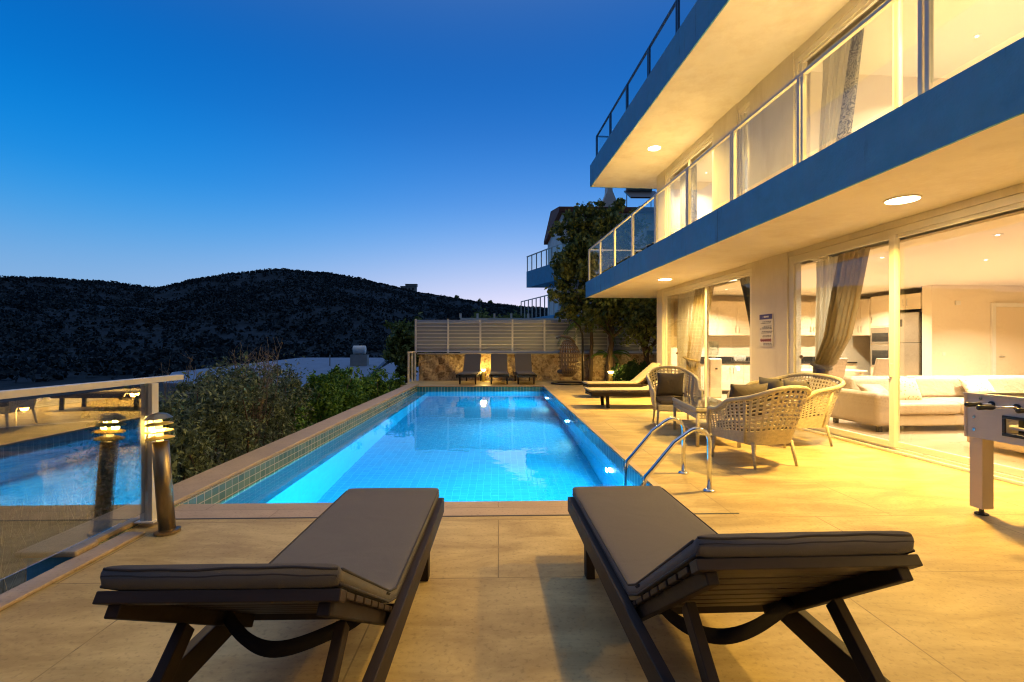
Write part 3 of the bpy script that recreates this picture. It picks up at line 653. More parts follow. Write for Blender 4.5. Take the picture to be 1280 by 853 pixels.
# ------------------------------------------------------------------ wicker furniture
def wicker_seat(name, label, cat, w, dep, hb, ha, cushions, cell=.025):
    """local: faces +y, back at -y. Shell of open weave from one arm round the back to the other"""
    t = thing(name, label, cat); zb = .26; hw = w/2
    rc = .20
    P = [(-hw, dep/2), (-hw, -dep/2+rc)]
    for k in range(1, 7): an = PI+k/6*PI/2; P.append((-hw+rc+rc*math.cos(an), -dep/2+rc+rc*math.sin(an)))
    for k in range(0, 7): an = 1.5*PI+k/6*PI/2; P.append((hw-rc+rc*math.cos(an), -dep/2+rc+rc*math.sin(an)))
    P += [(hw, dep/2)]
    cum = [0]
    for i in range(1, len(P)): cum.append(cum[-1]+math.dist(P[i], P[i-1]))
    T = cum[-1]
    def plan(u):
        s_ = u*T; return float(np.interp(s_, cum, [p[0] for p in P])), float(np.interp(s_, cum, [p[1] for p in P]))
    def top(u):
        x, y = plan(u)
        k = (y+dep/2)/dep          # 0 at back .. 1 front
        e = 1-min(1, max(0, (k-.0)/.80)); e = e**1.35*(1.55-.55*e)
        h = ha+(hb-ha)*e
        h -= .11*(abs(x)/hw)**2.4*(hb-ha)/.3*max(0, 1-k/.45)
        if k > .93: h -= .05*((k-.93)/.07)**2
        return h
    def shell(u, v):
        x, y = plan(u); h = top(u); z = zb+(h-zb)*v
        cxn = x/hw; back = max(0, min(1, -y/(dep/2)))
        fl = (z-zb)*.30
        ny = -back*fl*1.15; nx = cxn*fl*.55
        return (x+nx, y+ny, z)
    nu = int(T/cell); nu -= nu % 2; nv = int((hb-zb)/cell); nv += 1-nv % 2
    def warp(u, n): i = round(u*n); return ((i//2)*2+(i % 2)*.84)/n
    def lattice(u, v): return shell(warp(u, nu), min(1, warp(v, nv)) if v < .999 else 1)
    dense = int(nv*.26)
    m = MB(); m.grid(lattice, nu, nv, skip=lambda i, j: j > dense and j < nv-1 and i % 2 == 1 and j % 2 == 1)
    m.build('woven_shell', M['wicker'], t, solid=.007)
    m = MB(); rim = [shell(i/60, 1) for i in range(61)]
    f0 = shell(0, 1); f1 = shell(1, 1)
    pre = [(f0[0], f0[1]+.015, zz) for zz in (.26, .40, f0[2]-.07)]+[(f0[0], f0[1]+.005, f0[2]-.02)]
    post = [(f1[0], f1[1]+.005, f1[2]-.02)]+[(f1[0], f1[1]+.015, zz) for zz in (f1[2]-.07, .40, .26)]
    pts = pre+rim+post
    rad = [.017,.018,.021,.025]+[.028]*61+[.025,.021,.018,.017]
    m.tube(pts, rad, 10); m.build('braided_rim', M['wickerdense'], t, smooth=True)
    for sx in (-1, 1):
        q0 = shell(.5+sx*.21 if w < .9 else .5+sx*.29, 0.02); q1 = shell(.5+sx*.21 if w < .9 else .5+sx*.29, .93)
        m = MB(); m.tube([(q0[0], q0[1]-.02, q0[2]), (q1[0], q1[1]-.02, q1[2])], .015, 8); m.build('back_strut', M['wickerdense'], t, smooth=True)
        m = MB(); m.tube([(sx*(hw-.05), -dep/2+.06, .28), (sx*(hw-.03), -dep/2+.0, .0)], [.022,.015], 8); m.build('leg', M['wickerdense'], t, smooth=True)
        m = MB(); m.tube([(sx*(hw-.02), dep/2-.02, .28), (sx*(hw-.0), dep/2+.0, .0)], [.022,.015], 8); m.build('leg', M['wickerdense'], t, smooth=True)
    m = MB(); m.prism([(-hw+.02,-dep/2+.08),(hw-.02,-dep/2+.08),(hw-.01,dep/2+.015),(-hw+.01,dep/2+.015)], 'z', .25, .36); m.build('seat_base', M['wickerdense'], t, bevel=.02)
    m = MB(); m.box(-hw+.045, hw-.045, -dep/2+.10, dep/2-.0, .362, .44); m.build('seat_cushion', M['pillow'], t, bevel=.03, seg=3)
    return t
def cushion_obj(name, label, cat, m, w, h, th, loc, rot, group=None):
    """scatter cushion: pinched corners, plump middle; lies in local xz"""
    mb = MB(); n = 12
    def f(sgn):
        def g(u, v):
            x = (u-.5)*2; z = (v-.5)*2
            k = (1-abs(x)**3)*(1-abs(z)**3); k = max(0, k)**.55
            px = x*w/2*(1-.07*(1-abs(z)**2)*abs(x)**2); pz = z*h/2*(1-.07*(1-abs(x)**2)*abs(z)**2)
            return (px, sgn*th/2*k, pz)
        return g
    mb.grid(f(1), n, n); mb.grid(f(-1), n, n)
    o = mb.build(name, m, loc=loc, smooth=True); o.rotation_euler = rot
    bm = bmesh.new(); bm.from_mesh(o.data); bmesh.ops.remove_doubles(bm, verts=bm.verts, dist=.0008); bmesh.ops.recalc_face_normals(bm, faces=bm.faces); bm.to_mesh(o.data); bm.free()
    tag(o, label, cat, group); return o
ch2 = wicker_seat('wicker_armchair', 'pale wicker armchair with its open weave back to the viewer, nearest the ladder', 'armchair', .62, .66, .90, .60, 1)
ch2.location = (2.98, 5.52, 0); ch2.rotation_euler.z = R(14)
ch1 = wicker_seat('wicker_armchair', 'pale wicker armchair holding a square dark cushion, beside the pale loungers', 'armchair', .66, .66, .95, .60, 1)
ch1.location = (3.03, 8.20, 0); ch1.rotation_euler.z = R(170)
lv = wicker_seat('wicker_loveseat', 'two seat pale wicker sofa backing onto the glass doors', 'wicker sofa', 1.25, .70, .92, .62, 2)
lv.location = (4.05, 6.85, 0); lv.rotation_euler.z = R(95)
cushion_obj('scatter_cushion', 'square dark taupe cushion on the far wicker armchair', 'cushion', M['pillow'], .46, .44, .17, (3.02, 8.36, .66), (R(14), 0, R(-9)))
cushion_obj('scatter_cushion', 'long dark taupe cushion upright on the near wicker armchair', 'cushion', M['pillow'], .54, .42, .17, (2.93, 5.58, .70), (R(12), 0, R(14)))
cushion_obj('scatter_cushion', 'grey cushion leaning at the near end of the wicker sofa', 'cushion', M['greypillow'], .52, .42, .17, (4.17, 6.55, .66), (R(-14), 0, R(95)))
cushion_obj('scatter_cushion', 'grey cushion leaning at the far end of the wicker sofa', 'cushion', M['greypillow'], .52, .42, .17, (4.13, 7.12, .66), (R(-14), 0, R(95)))
def coffee_table():
    t = thing('wicker_table', 'low wicker coffee table with glass top between the armchairs', 'coffee table', (3.0, 6.93, 0), R(-7.5))
    a, b = .30, .68
    m = MB(); m.box(-a, a, -b, b, .46, .52); m.build('top_frame', M['wickerdense'], t, bevel=.018)
    nu, nv = 60, 7
    def side(fx):
        mm = MB()
        return mm
    m = MB()
    ring = [(-a+.03,-b+.03),(a-.03,-b+.03),(a-.03,b-.03),(-a+.03,b-.03)]
    for i in range(4):
        p, q = ring[i], ring[(i+1) % 4]; L_ = math.dist(p, q); n = int(L_/.022); n += n % 2
        m.grid(lambda u, v: (p[0]+(q[0]-p[0])*u, p[1]+(q[1]-p[1])*u, .37+.09*v), n, 5, skip=lambda i_, j: i_ % 2 == 1 and j % 2 == 1)
    m.build('woven_skirt', M['wicker'], t, solid=.01)
    m = MB(); m.box(-a+.05, a-.05, -b+.05, b-.05, .15, .165); m.build('shelf', M['wickerdense'], t)
    for sx in (-1,1):
        for sy in (-1,1):
            l = MB(); l.tube([(sx*(a-.035), sy*(b-.035), 0), (sx*(a-.035), sy*(b-.035), .47)], .024, 8); l.build('leg', M['wickerdense'], t, smooth=True)
    g = MB(); g.box(-a+.01, a-.01, -b+.01, b-.01, .522, .530); g.build('glass_top', M['tableglass'], t)
coffee_table()

# ------------------------------------------------------------------ glass railing and bollard lamps
def near_railing():
    t = thing('glass_railing', 'frameless glass panel railing with white top rail at the terrace edge', 'railing', (-2.62, 0, 0))
    m = MB(); m.box(-.03, .03, -5, 4.03, 1.068, 1.11); m.build('top_rail', M['alu'], t, bevel=.004)
    for y in (3.68, 2.0, .3):
        p = MB(); p.box(-.045, -.012, y-.035, y+.035, .036, 1.066); p.box(.012, .045, y-.035, y+.035, .036, 1.066); p.box(-.0115, .0115, y-.005, y+.03, .25, 1.0); p.build('post', M['alu'], t, bevel=.003)
        b = MB(); b.box(-.07, .07, y-.06, y+.06, .0355, .043); b.build('base_plate', M['alu'], t)
    for y0, y1 in ((2.05, 3.63), (.35, 1.95), (-5, .25)):
        g = MB(); g.box(-.005, .005, y0, y1, .115, 1.05); g.build('pane', M['railglass'], t)
near_railing()
def bollard(label, loc, h, tilt=0, w=45, r=.053, old=True):
    t = thing('bollard_lamp', label, 'bollard lamp', loc, group='lit bollard lamps'); t.rotation_euler = (0, tilt, 0)
    mt = M['oldsteel'] if old else M['lampshade']; k = h/.87
    m = MB(); m.lathe([(r*1.55,0),(r*1.55,.02),(r*1.05,.025),(r*1.05,.03)], n=20); m.build('base', mt, t, smooth=False)
    m = MB(); m.lathe([(r,.03),(r,h-.21*k)], n=24); m.build('post', mt, t, smooth=True)
    z = h-.21*k
    m = MB(); m.lathe([(r*.42,z+.005),(r*.42,h-.055*k)], n=16); m.build('lamp_glass', M['lampglow'], t, smooth=True)
    m = MB()
    if old:
        for q in range(3):
            zz = z+.02*k+q*.05*k; m.lathe([(r*.95,zz+.012*k),(r*1.66,zz),(r*1.66,zz+.007*k),(r*.95,zz+.019*k)], n=24)
        m.build('louvre', M['lampshade'], t)
    else:
        m.lathe([(r*.9,z+.005),(r*1.5,h-.06*k),(r*1.45,h-.058*k),(r*.85,z+.008)], n=20); m.build('glass_shade', M['lampwhite'], t, smooth=True)
    m = MB(); m.lathe([(r*.9,h-.05*k),(r*1.7,h-.045*k),(r*1.0,h-.012*k),(.001,h)], n=24); m.build('cap', mt, t)
    lamp('bollard_light', 'POINT', (loc[0]+math.sin(tilt)*h, loc[1]-.0, loc[2]+h-.10*k), w, WARM, r*(.85 if old else 1.55))
bollard('leaning brass bollard lamp glowing beside the glass railing post', (-2.385, 3.53, 0), .87, R(-4.5), 110)
bollard('small lit lamp standing between the left and middle loungers at the stone wall', (-.56, 18.0, 0), .50, 0, 165, .062, False)
bollard('lit lamp under the trees beside the round hedge', (3.98, 16.9, 0), .46, 0, 165, .075, False)

bollard('brass bollard lamp at the near right of the terrace', (2.75, -.55, 0), .62, 0, 120)
def end_railing():
    t = thing('metal_railing', 'short white railing at the far left corner of the pool', 'railing', (-3.17, 0, 0))
    m = MB(); m.box(-.03,.03,17.0,18.45,1.09,1.13); m.build('top_rail', M['alu'], t)
    for y in (17.05, 17.75, 18.4):
        p = MB(); p.box(-.03,.03,y-.03,y+.03,.001,1.09); p.build('post', M['alu'], t)
    g = MB(); g.box(-.004,.004,17.1,18.36,.1,1.08); g.build('pane', M['balglass'], t)
end_railing()

# ------------------------------------------------------------------ stone wall, fence, garden at the back
def stone_wall():
    mb = MB(); nx = 90
    def f(u, v): 
        x = -3.05+u*11.5; z = v*1.0
        return (x, 18.50+.035*math.sin(x*5.3+z*4)+.03*math.sin(x*11+z*9+1), z)
    mb.grid(f, nx, 10); mb.grid(lambda u, v: (-3.05+u*11.5, 18.50+.035*math.sin((-3.05+u*11.5)*5.3+4)+.03*math.sin((-3.05+u*11.5)*11+10)+v*(.4), 1.0), nx, 2)
    mb.add([(-3.05,18.5,0),(-3.05,18.9,0),(-3.05,18.9,1.0),(-3.05,18.5,1.0)], [(0,1,2,3)])
    t = thing('stone_wall', 'rough stone garden wall behind the three loungers', 'wall')
    mb.build('stonework', M['rubble'], t)
    c = MB(); c.box(-3.10, 8.45, 18.43, 18.95, 1.002, 1.055); c.build('cap', M['concrete'], t, bevel=.01)
    t = thing('slat_fence', 'white metal louvre fence on top of the stone wall', 'fence')
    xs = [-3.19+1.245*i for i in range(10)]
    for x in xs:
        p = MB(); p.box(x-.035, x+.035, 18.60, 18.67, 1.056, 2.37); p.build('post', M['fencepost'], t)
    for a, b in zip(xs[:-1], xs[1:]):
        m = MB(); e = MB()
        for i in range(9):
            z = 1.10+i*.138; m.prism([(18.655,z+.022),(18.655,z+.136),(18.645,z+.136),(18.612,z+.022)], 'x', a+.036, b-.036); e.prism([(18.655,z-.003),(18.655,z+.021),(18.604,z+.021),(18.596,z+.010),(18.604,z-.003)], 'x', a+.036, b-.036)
        sp = m.build('slat_panel', M['fence'], t); e.build('slat_edge_highlights', M['fencepost'], sp)  # paler slat noses stand in for lamplight caught on the undersides
stone_wall()
def egg_chair():
    t = thing('hanging_chair', 'brown rattan egg chair hanging from a curved dark pole', 'hanging chair', (2.55, 16.6, 0))
    m = MB(); m.tube([(.42,.25,.02),(.42,.25,1.4),(.40,.22,1.75),(.30,.15,2.0),(.12,.05,2.16),(-.10,-.03,2.24)], [.04,.04,.036,.034,.03,.022], 10); m.build('pole', M['black'], t, smooth=True)
    b = MB(); b.tube([(.42+.62*math.cos(a)-.5, .1+.5*math.sin(a), .03) for a in np.linspace(0, 2*PI, 28, endpoint=False)], .028, 8, closed=True); b.build('base_ring', M['black'], t, smooth=True)
    m = MB(); m.tube([(-.10,-.03,2.22),(-.20,-.0,1.50)], .006, 6); m.build('chain', M['black'], t)
    s = MB()
    # half egg of woven rattan, open towards the pool
    def egg(u, v):
        ph = R(-118)+u*R(236); th = R(24)+v*R(150); k = math.sin(th)
        return (-.20+.50*k*math.cos(ph), .50*k*math.sin(ph), .88-.66*math.cos(th))
    s.grid(egg, 60, 44, skip=lambda i, j: i % 3 != 0 and j % 4 > 0)
    s.build('basket', M['rope'], t, solid=.016)
    m = MB(); m.tube([(-.55,0,1.60),(-.34,-.02,1.68),(-.08,-.02,1.62),(.10,-.02,1.46)], [.03,.05,.05,.03], 8); m.build('hood', M['rope'], t, smooth=True)
    m = MB(); m.lathe([(.001,.0),(.22,.01),(.32,.06),(.30,.13),(.001,.15)], (-.2,0,.36), 20); m.build('seat_pad', M['pillow'], t, smooth=True)
egg_chair()
tree('garden_tree', 'tall leafy tree rising behind the fence beside the blue balcony', (4.15, 17.6, 0), ((0,0,0),(.05,.1,2.2)),
     [(-.4,0,3.1,.9,.8,.8),(.3,.2,3.9,1.1,1,.9),(-.7,.2,4.4,.9,.8,.8),(-.2,.3,5.2,1.0,.9,.8),(.5,.2,5.5,.8,.8,.7),(-.9,.4,5.3,.6,.6,.6),(-1.5,.2,3.4,.7,.7,.7),(-1.4,.2,4.5,.7,.7,.7),(-1.2,.2,5.0,.6,.6,.5),(-1.6,.3,2.7,.5,.5,.5),(-1.5,.2,5.6,.6,.6,.55),(-.9,.2,6.1,.7,.6,.5),(.3,.2,6.4,.6,.5,.35),(-1.75,.2,3.9,.5,.5,.5),(.9,-.1,2.6,1.0,.8,.7),(-.5,.1,2.5,.7,.7,.6),(-.3,.2,6.1,.6,.6,.5)], 13500, .10, M['leafdark'], r0=.13, droop=.4)
tree('garden_tree', 'bushy dark tree squeezed between the fence and the house corner', (5.35, 17.2, 0), ((0,0,0),(.0,.1,1.3)),
     [(.0,0,2.2,1.0,.9,.8),(.7,0,2.6,.9,.9,.8),(-.6,.1,2.9,.9,.8,.7),(.2,.1,3.3,1.1,.9,.7),(1.2,0,1.9,.7,.7,.8),(1.4,0,3.2,.9,.9,.8)], 8000, .09, M['leafdark'], r0=.11, droop=.5)
hb = thing('round_hedge', 'low rounded green hedge behind the pale loungers', 'hedge', (4.62, 16.9, 0))
leaves('foliage', M['leafhedge'], clump_pts([(0,0,.38,.50,.42,.40),(-.1,0,.3,.46,.4,.32),(.5,.1,.34,.4,.35,.36)], 5200, 20, .1), .045, hb)
m = MB(); limb(m, (0,0,0), (0,0,.4), .03, .015); m.build('stem', M['bark'], hb)
def palm(label, loc, n, L_, z, hang, seed, name='palm'):
    rd = random.Random(seed); t = thing(name, label, 'palm', loc); m = MB(); limb(m, (0,0,0), (.02,.02,z), .09, .06, .03, 8); m.build('trunk', M['bark'], t, smooth=True)
    for k in range(n):
        a = k/n*2*PI+rd.uniform(-.2,.2); up = rd.uniform(.25,.7); pts = []
        for i in range(9):
            u = i/8; pts.append(Vector((math.cos(a)*L_*u*(1-.12*u), math.sin(a)*L_*u*(1-.12*u), z+L_*(up*u-hang*u*u))))
        mb = MB(); mb.tube(pts, [.014-.010*i/8 for i in range(9)], 5)
        for i in range(1, 33):
            u = i/33; q = u*8; j = int(q); f = q-j; p = pts[j].lerp(pts[min(8,j+1)], f); d = (pts[min(8,j+1)]-pts[j]).normalized(); sd = d.cross(Vector((0,0,1))).normalized()
            for s in (-1,1):
                ln = L_*.20*math.sin(min(1,u*1.3+.15)*PI*.8); e = p+(sd*s*.75+d*.5+Vector((0,0,-.55)))*ln; w = d*.014
                mb.add([p-w, p+w, e], [(0,1,2)])
        mb.build('frond', M['leafgreen'], t)
palm('young palm with drooping fronds beside the hanging chair, in front of the fence', (4.10, 17.9, 0), 9, .95, 1.0, .55, 3)
palm('palm with long hanging fronds in front of the white fence, left of the tall tree', (3.50, 18.15, 0), 12, 1.45, 2.30, 1.0, 5)
def big_leaf():
    pass

# ------------------------------------------------------------------ shrubs on the slope
SH = [(-3.80,5.55,.50,.95,'g'),(-3.92,6.7,.62,1.08,'g'),(-4.15,8.0,.75,1.10,'g'),(-4.35,9.3,.75,.95,'g'),(-5.0,7.0,.7,.7,'g'),
      (-3.95,10.3,.62,.72,'n'),(-3.85,11.5,.62,.80,'n'),(-3.95,12.8,.65,.74,'n'),(-3.75,14.0,.55,.66,'n'),(-3.70,15.3,.55,.55,'n'),(-3.62,16.7,.5,.50,'n'),(-3.55,8.7,.40,.15,'n'),(-3.45,6.9,.32,-.12,'n')]
SHL = ['grey green shrub nearest the bollard lamp, over the pool wall', 'grey green shrub second from the bollard lamp', 'tall grey green shrub with bare twigs on top', 'grey green shrub next to the green ones', 'grey green shrub standing farther down the slope',
       'green shrub touching the grey ones beyond the pool wall', 'tallest green shrub beyond the middle of the pool wall', 'green shrub between the tallest one and the far railing', 'green shrub near the far end of the pool wall', 'green shrub just before the white corner railing', 'farthest green shrub, outside the white corner railing',
       'low dark green shrub leaning over the pool coping', 'low dark green shrub under the grey ones at the coping']
for (x, y, r_, top, k), lab in zip(SH, SHL):
    g = float(ground_z(x, y)); t = thing('shrub', lab, 'shrub', (x, y, g), 0, 'shrubs along the pool wall'); h = top-g
    mb = MB()
    for i in range(7):
        a = i*2.4; limb(mb, (.05*math.cos(a), .05*math.sin(a), 0), (r_*.6*math.cos(a), r_*.6*math.sin(a), h*random.uniform(.6,.9)), .022, .006, .12)
    mb.build('stems', M['bark'], t, smooth=True)
    bl = [(0,0,h*.45,r_,r_,h*.48)]
    for i in range(7):
        a = i*2.4+x; rr = r_*.55; hh = h*random.uniform(.55,.86); bl.append((rr*math.cos(a), rr*math.sin(a), hh, r_*.38, r_*.38, h-hh if h-hh < r_*.6 else r_*.5))
    if k == 'n':
        pts = clump_pts(bl, 6500, 30, .14); leaves('foliage', M['leafgreen'], pts, .042, t, long=2.6)
    else:
        pts = clump_pts(bl, 10500, 24, .13); leaves('foliage', M['leafgrey'], pts, .025, t, long=2.8)
def bare(label, x, y, top, n, seed):
    rd = random.Random(seed); g = float(ground_z(x, y)); t = thing('bare_bush', label, 'bush', (x, y, g)); mb = MB(); h = top-g
    for i in range(n):
        a = rd.uniform(0, 2*PI); s = rd.uniform(.1,.42); p = Vector((0,0,h*.3)); q = Vector((s*math.cos(a), s*math.sin(a), h*rd.uniform(.8,1)))
        limb(mb, p, q, .009, .003, .08, 5)
        for j in range(5):
            u = rd.uniform(.5,1); b_ = p.lerp(q, u); limb(mb, b_, b_+Vector((rd.uniform(-.16,.16), rd.uniform(-.16,.16), rd.uniform(.05,.25))), .004, .0015, .1, 3)
    mb.build('twigs', M['twig'], t)
bare('leafless twiggy bush rising above the grey green shrubs', -3.95, 7.9, 1.42, 26, 4)
bare('small leafless bush left of the shrubs in front of the pale roof', -5.2, 7.9, 1.2, 14, 9)
t = thing('shrub', 'small pale leaved shrub right behind the bollard lamp', 'shrub', (-3.36, 4.85, -1.05), 0, 'shrubs along the pool wall')
leaves('foliage', M['leafgrey'], clump_pts([(0,0,1.05,.16,.16,.28),(.05,.05,1.3,.12,.12,.22)], 700, 14, .2), .045, t); m = MB(); limb(m, (0,0,-.2),(0,0,1.3),.014,.005); m.build('stem', M['bark'], t)

def dry_grass():
    n = 8000; X = -3.3-RS.uniform(0, 1, n)**1.7*13; Y = RS.uniform(.5, 24, n); k = fbm(X, Y, 1.5)+RS.normal(size=n)*.5 > -.2; X, Y = X[k], Y[k]; Z = ground_z(X, Y); n = len(X)
    h = RS.uniform(.2, .95, n)*(.55+.45*RS.rand(n)); a = RS.uniform(0, 2*PI, n); w = .006; ln = RS.uniform(.1, .7, n)
    v = np.empty((n,3,3)); v[:,0] = np.stack([X-w*np.cos(a), Y-w*np.sin(a), Z], 1); v[:,1] = np.stack([X+w*np.cos(a), Y+w*np.sin(a), Z], 1); v[:,2] = np.stack([X+h*ln*np.sin(a), Y-h*ln*np.cos(a), Z+h], 1)
    mb = MB(); mb.v = [tuple(p) for p in v.reshape(-1,3)]; mb.f = [(3*i,3*i+1,3*i+2) for i in range(n)]
    o = mb.build('dry_grass', M['straw']); tag(o, 'dry straw grass on the slope behind the glass railing', kind='stuff')
dry_grass()

# ------------------------------------------------------------------ things on the slope beyond the railing
def strip(name, pts, w, m, dz=.05):
    vs = []
    for i, (x, y) in enumerate(pts):
        a = pts[max(0, i-1)]; b = pts[min(len(pts)-1, i+1)]; d = Vector((b[0]-a[0], b[1]-a[1], 0)).normalized(); n = Vector((-d.y, d.x, 0))*w/2
        z = max(float(ground_z(x+n.x*s, y+n.y*s)) for s in (-1,0,1))+dz
        vs += [(x-n.x, y-n.y, z), (x+n.x, y+n.y, z)]
    mb = MB(); mb.add(vs, [(2*i, 2*i+1, 2*i+3, 2*i+2) for i in range(len(pts)-1)]); return mb.build(name, m)
o = strip('road', [(-60,33),(-48,34),(-38,35.5),(-30,36.5),(-22,37),(-14,37),(-6,36)], 5, M['asphalt'], .12); tag(o, kind='structure')
def retaining():
    t = thing('retaining_wall', 'pale low retaining wall along the road below', 'wall')
    xs = [(-46,30.3),(-38,31.2),(-30,32.4),(-24,33)]
    m = MB()
    for a, b in zip(xs[:-1], xs[1:]):
        za, zb = float(ground_z(*a)), float(ground_z(*b))
        m.add([(a[0],a[1],za-.5),(b[0],b[1],zb-.5),(b[0],b[1],zb+1.3),(a[0],a[1],za+1.3),(a[0],a[1]+.4,za-.5),(b[0],b[1]+.4,zb-.5),(b[0],b[1]+.4,zb+1.3),(a[0],a[1]+.4,za+1.3)], [(0,1,2,3),(4,7,6,5),(3,2,6,7),(0,4,5,1),(1,5,6,2),(0,3,7,4)])
    m.build('wall_body', M['concrete'], t)
retaining()
def street_lamp(label, x, y, zt, w):
    g = float(ground_z(x, y)); h = zt-g; t = thing('street_lamp', label, 'street lamp', (x, y, g), 0, 'street lamps below the terrace')
    m = MB(); m.tube([(0,0,0),(0,0,h-.3),(.15,-.05,h-.05),(.8,-.2,h)], [.07,.05,.045,.035], 8); m.build('pole', M['concrete'], t, smooth=True)
    m = MB(); m.lathe([(.001,.14),(.12,.12),(.32,.0),(.30,-.02)], (.9,-.22,h), 14); m.build('hood', M['dark'], t)
    m = MB(); m.lathe([(.001,-.30),(.22,-.24),(.30,-.03),(.001,-.021)], (.9,-.22,h), 12); m.build('lamp_globe', M['street'], t)
    lamp('street_light', 'POINT', (x+.9, y-.22, g+h-.35), w, (1,.5,.1), .15)
street_lamp('lit orange street lamp seen through the glass railing, near its post', -26.7, 35.0, -2.0, 1100)
street_lamp('lit orange street lamp farther left through the glass railing', -41.0, 42.0, -3.9, 600)

def low_house():
    t = thing('low_house', 'low neighbouring house with pale blue white pitched roofs beyond the shrubs', 'house', (0,0,0))
    def slab(pts, name, m, th=.25):
        mb = MB(); n = len(pts); vs = [Vector(p) for p in pts]+[Vector(p)-Vector((0,0,th)) for p in pts]
        mb.add(vs, [tuple(range(n)), tuple(range(n, 2*n))[::-1]]+[(i, n+i, n+(i+1) % n, (i+1) % n) for i in range(n)]); return mb.build(name, m, t)
    slab([(-20.5,30,-.95),(-9,30,-1.3),(-9.6,42,.28),(-17,42,.30),(-24,36,-.62)], 'roof', M['roofwhite'])
    slab([(-8.9,29,-1.15),(-4.5,29,-1.25),(-3.0,42,-.4),(-9.3,42,-.1)], 'roof', M['roofwhite'])
    m = MB(); m.box(-20,-5,30.6,41,-8,-1.45); m.build('wall', M['white'], t)
    m = MB(); m.box(-9.4,-3.5,43,43.4,-6,-.35); m.build('parapet', M['blue'], t)
    m = MB(); m.tube([(-13.2,38,-.35),(-13.2,38,.62)], .05, 8); m.build('pipe', M['concrete'], t)
    m = MB(); m.tube([(-11.4,38.2,1.0),(-10.5,38.2,1.0)], .34, 14); m.build('water_tank', M['white'], t, smooth=True)
    m = MB(); m.box(-11.6,-10.3,37.9,38.5,-.4,.62); m.build('tank_stand', M['concrete'], t)
low_house()

def far_trees():
    spots = [(-4.35,23,2.5,.75,'dark tree standing left of the white fence'), (-.6,31,3.7,1.2,'dark bushy tree behind the middle of the fence'), (1.4,31.5,3.6,1.2,'dark bushy tree behind the fence, left of the far balustrade'), (.4,32.5,3.3,1.2,'low dark tree between two taller ones behind the fence')]
    for x, y, top, r_, lab in spots:
        g = float(ground_z(x, y)); h = top-g
        tree('tree', lab, (x, y, g), ((0,0,0),(0,0,h*.4)), [(0,0,h*.72,r_,r_,h*.27),(r_*.6,0,h*.6,r_*.7,r_*.7,h*.2),(-r_*.6,.1,h*.62,r_*.7,r_*.7,h*.22),(0,-.3,h*.45,r_*.8,r_*.7,h*.22)], 4200, .13, M['leafdark'], 'trees beyond the fence')
    ridge = [(571,362,'lone round tree on the skyline of the hill, right of the house'),(600,371,'small skyline tree on the hill, lowest to the right'),(613,374,'tiny skyline tree on the hill above the fence')]
    for px_, py_, lab in ridge:
        a = math.atan((px_-640)/600)+TH; r_ = 715; x, y = r_*math.sin(a), r_*math.cos(a); g = float(ground_z(x, y)); s = 1.0
        tree('skyline_tree', lab, (x, y, g-.5), ((0,0,0),(0,0,3.0)), [(0,0,5,3.2,3.2,2.6),(1.8,0,3.6,2.2,2,1.9),(-1.8,0,3.8,2.2,2,2.0)], 700, .8, M['leafdark'], 'trees on the hill skyline', r0=.45, per=8)
    a = math.atan((511-640)/600)+TH; x, y = 705*math.sin(a), 705*math.cos(a); g = float(ground_z(x, y))
    t = thing('hilltop_house', 'flat roofed house standing on the hill skyline', 'house', (x, y, g-1))
    m = MB(); m.box(-11,11,-5,5,0,7.5); m.box(-4,12,-5.5,4,7.5,10.5); m.build('wall', M['concrete'], t); m = MB(); m.box(-11.6,-4.2,-5.6,5.6,7.5,8.0); m.box(-4.6,12.6,-6.1,4.6,10.5,11); m.build('roof', M['concrete'], t)
    for i in range(4):
        m = MB(); m.box(-9.5+i*5, -7+i*5, -5.08, -5.0, 2.5, 5.5); m.build('window', M['dark'], t)
far_trees()

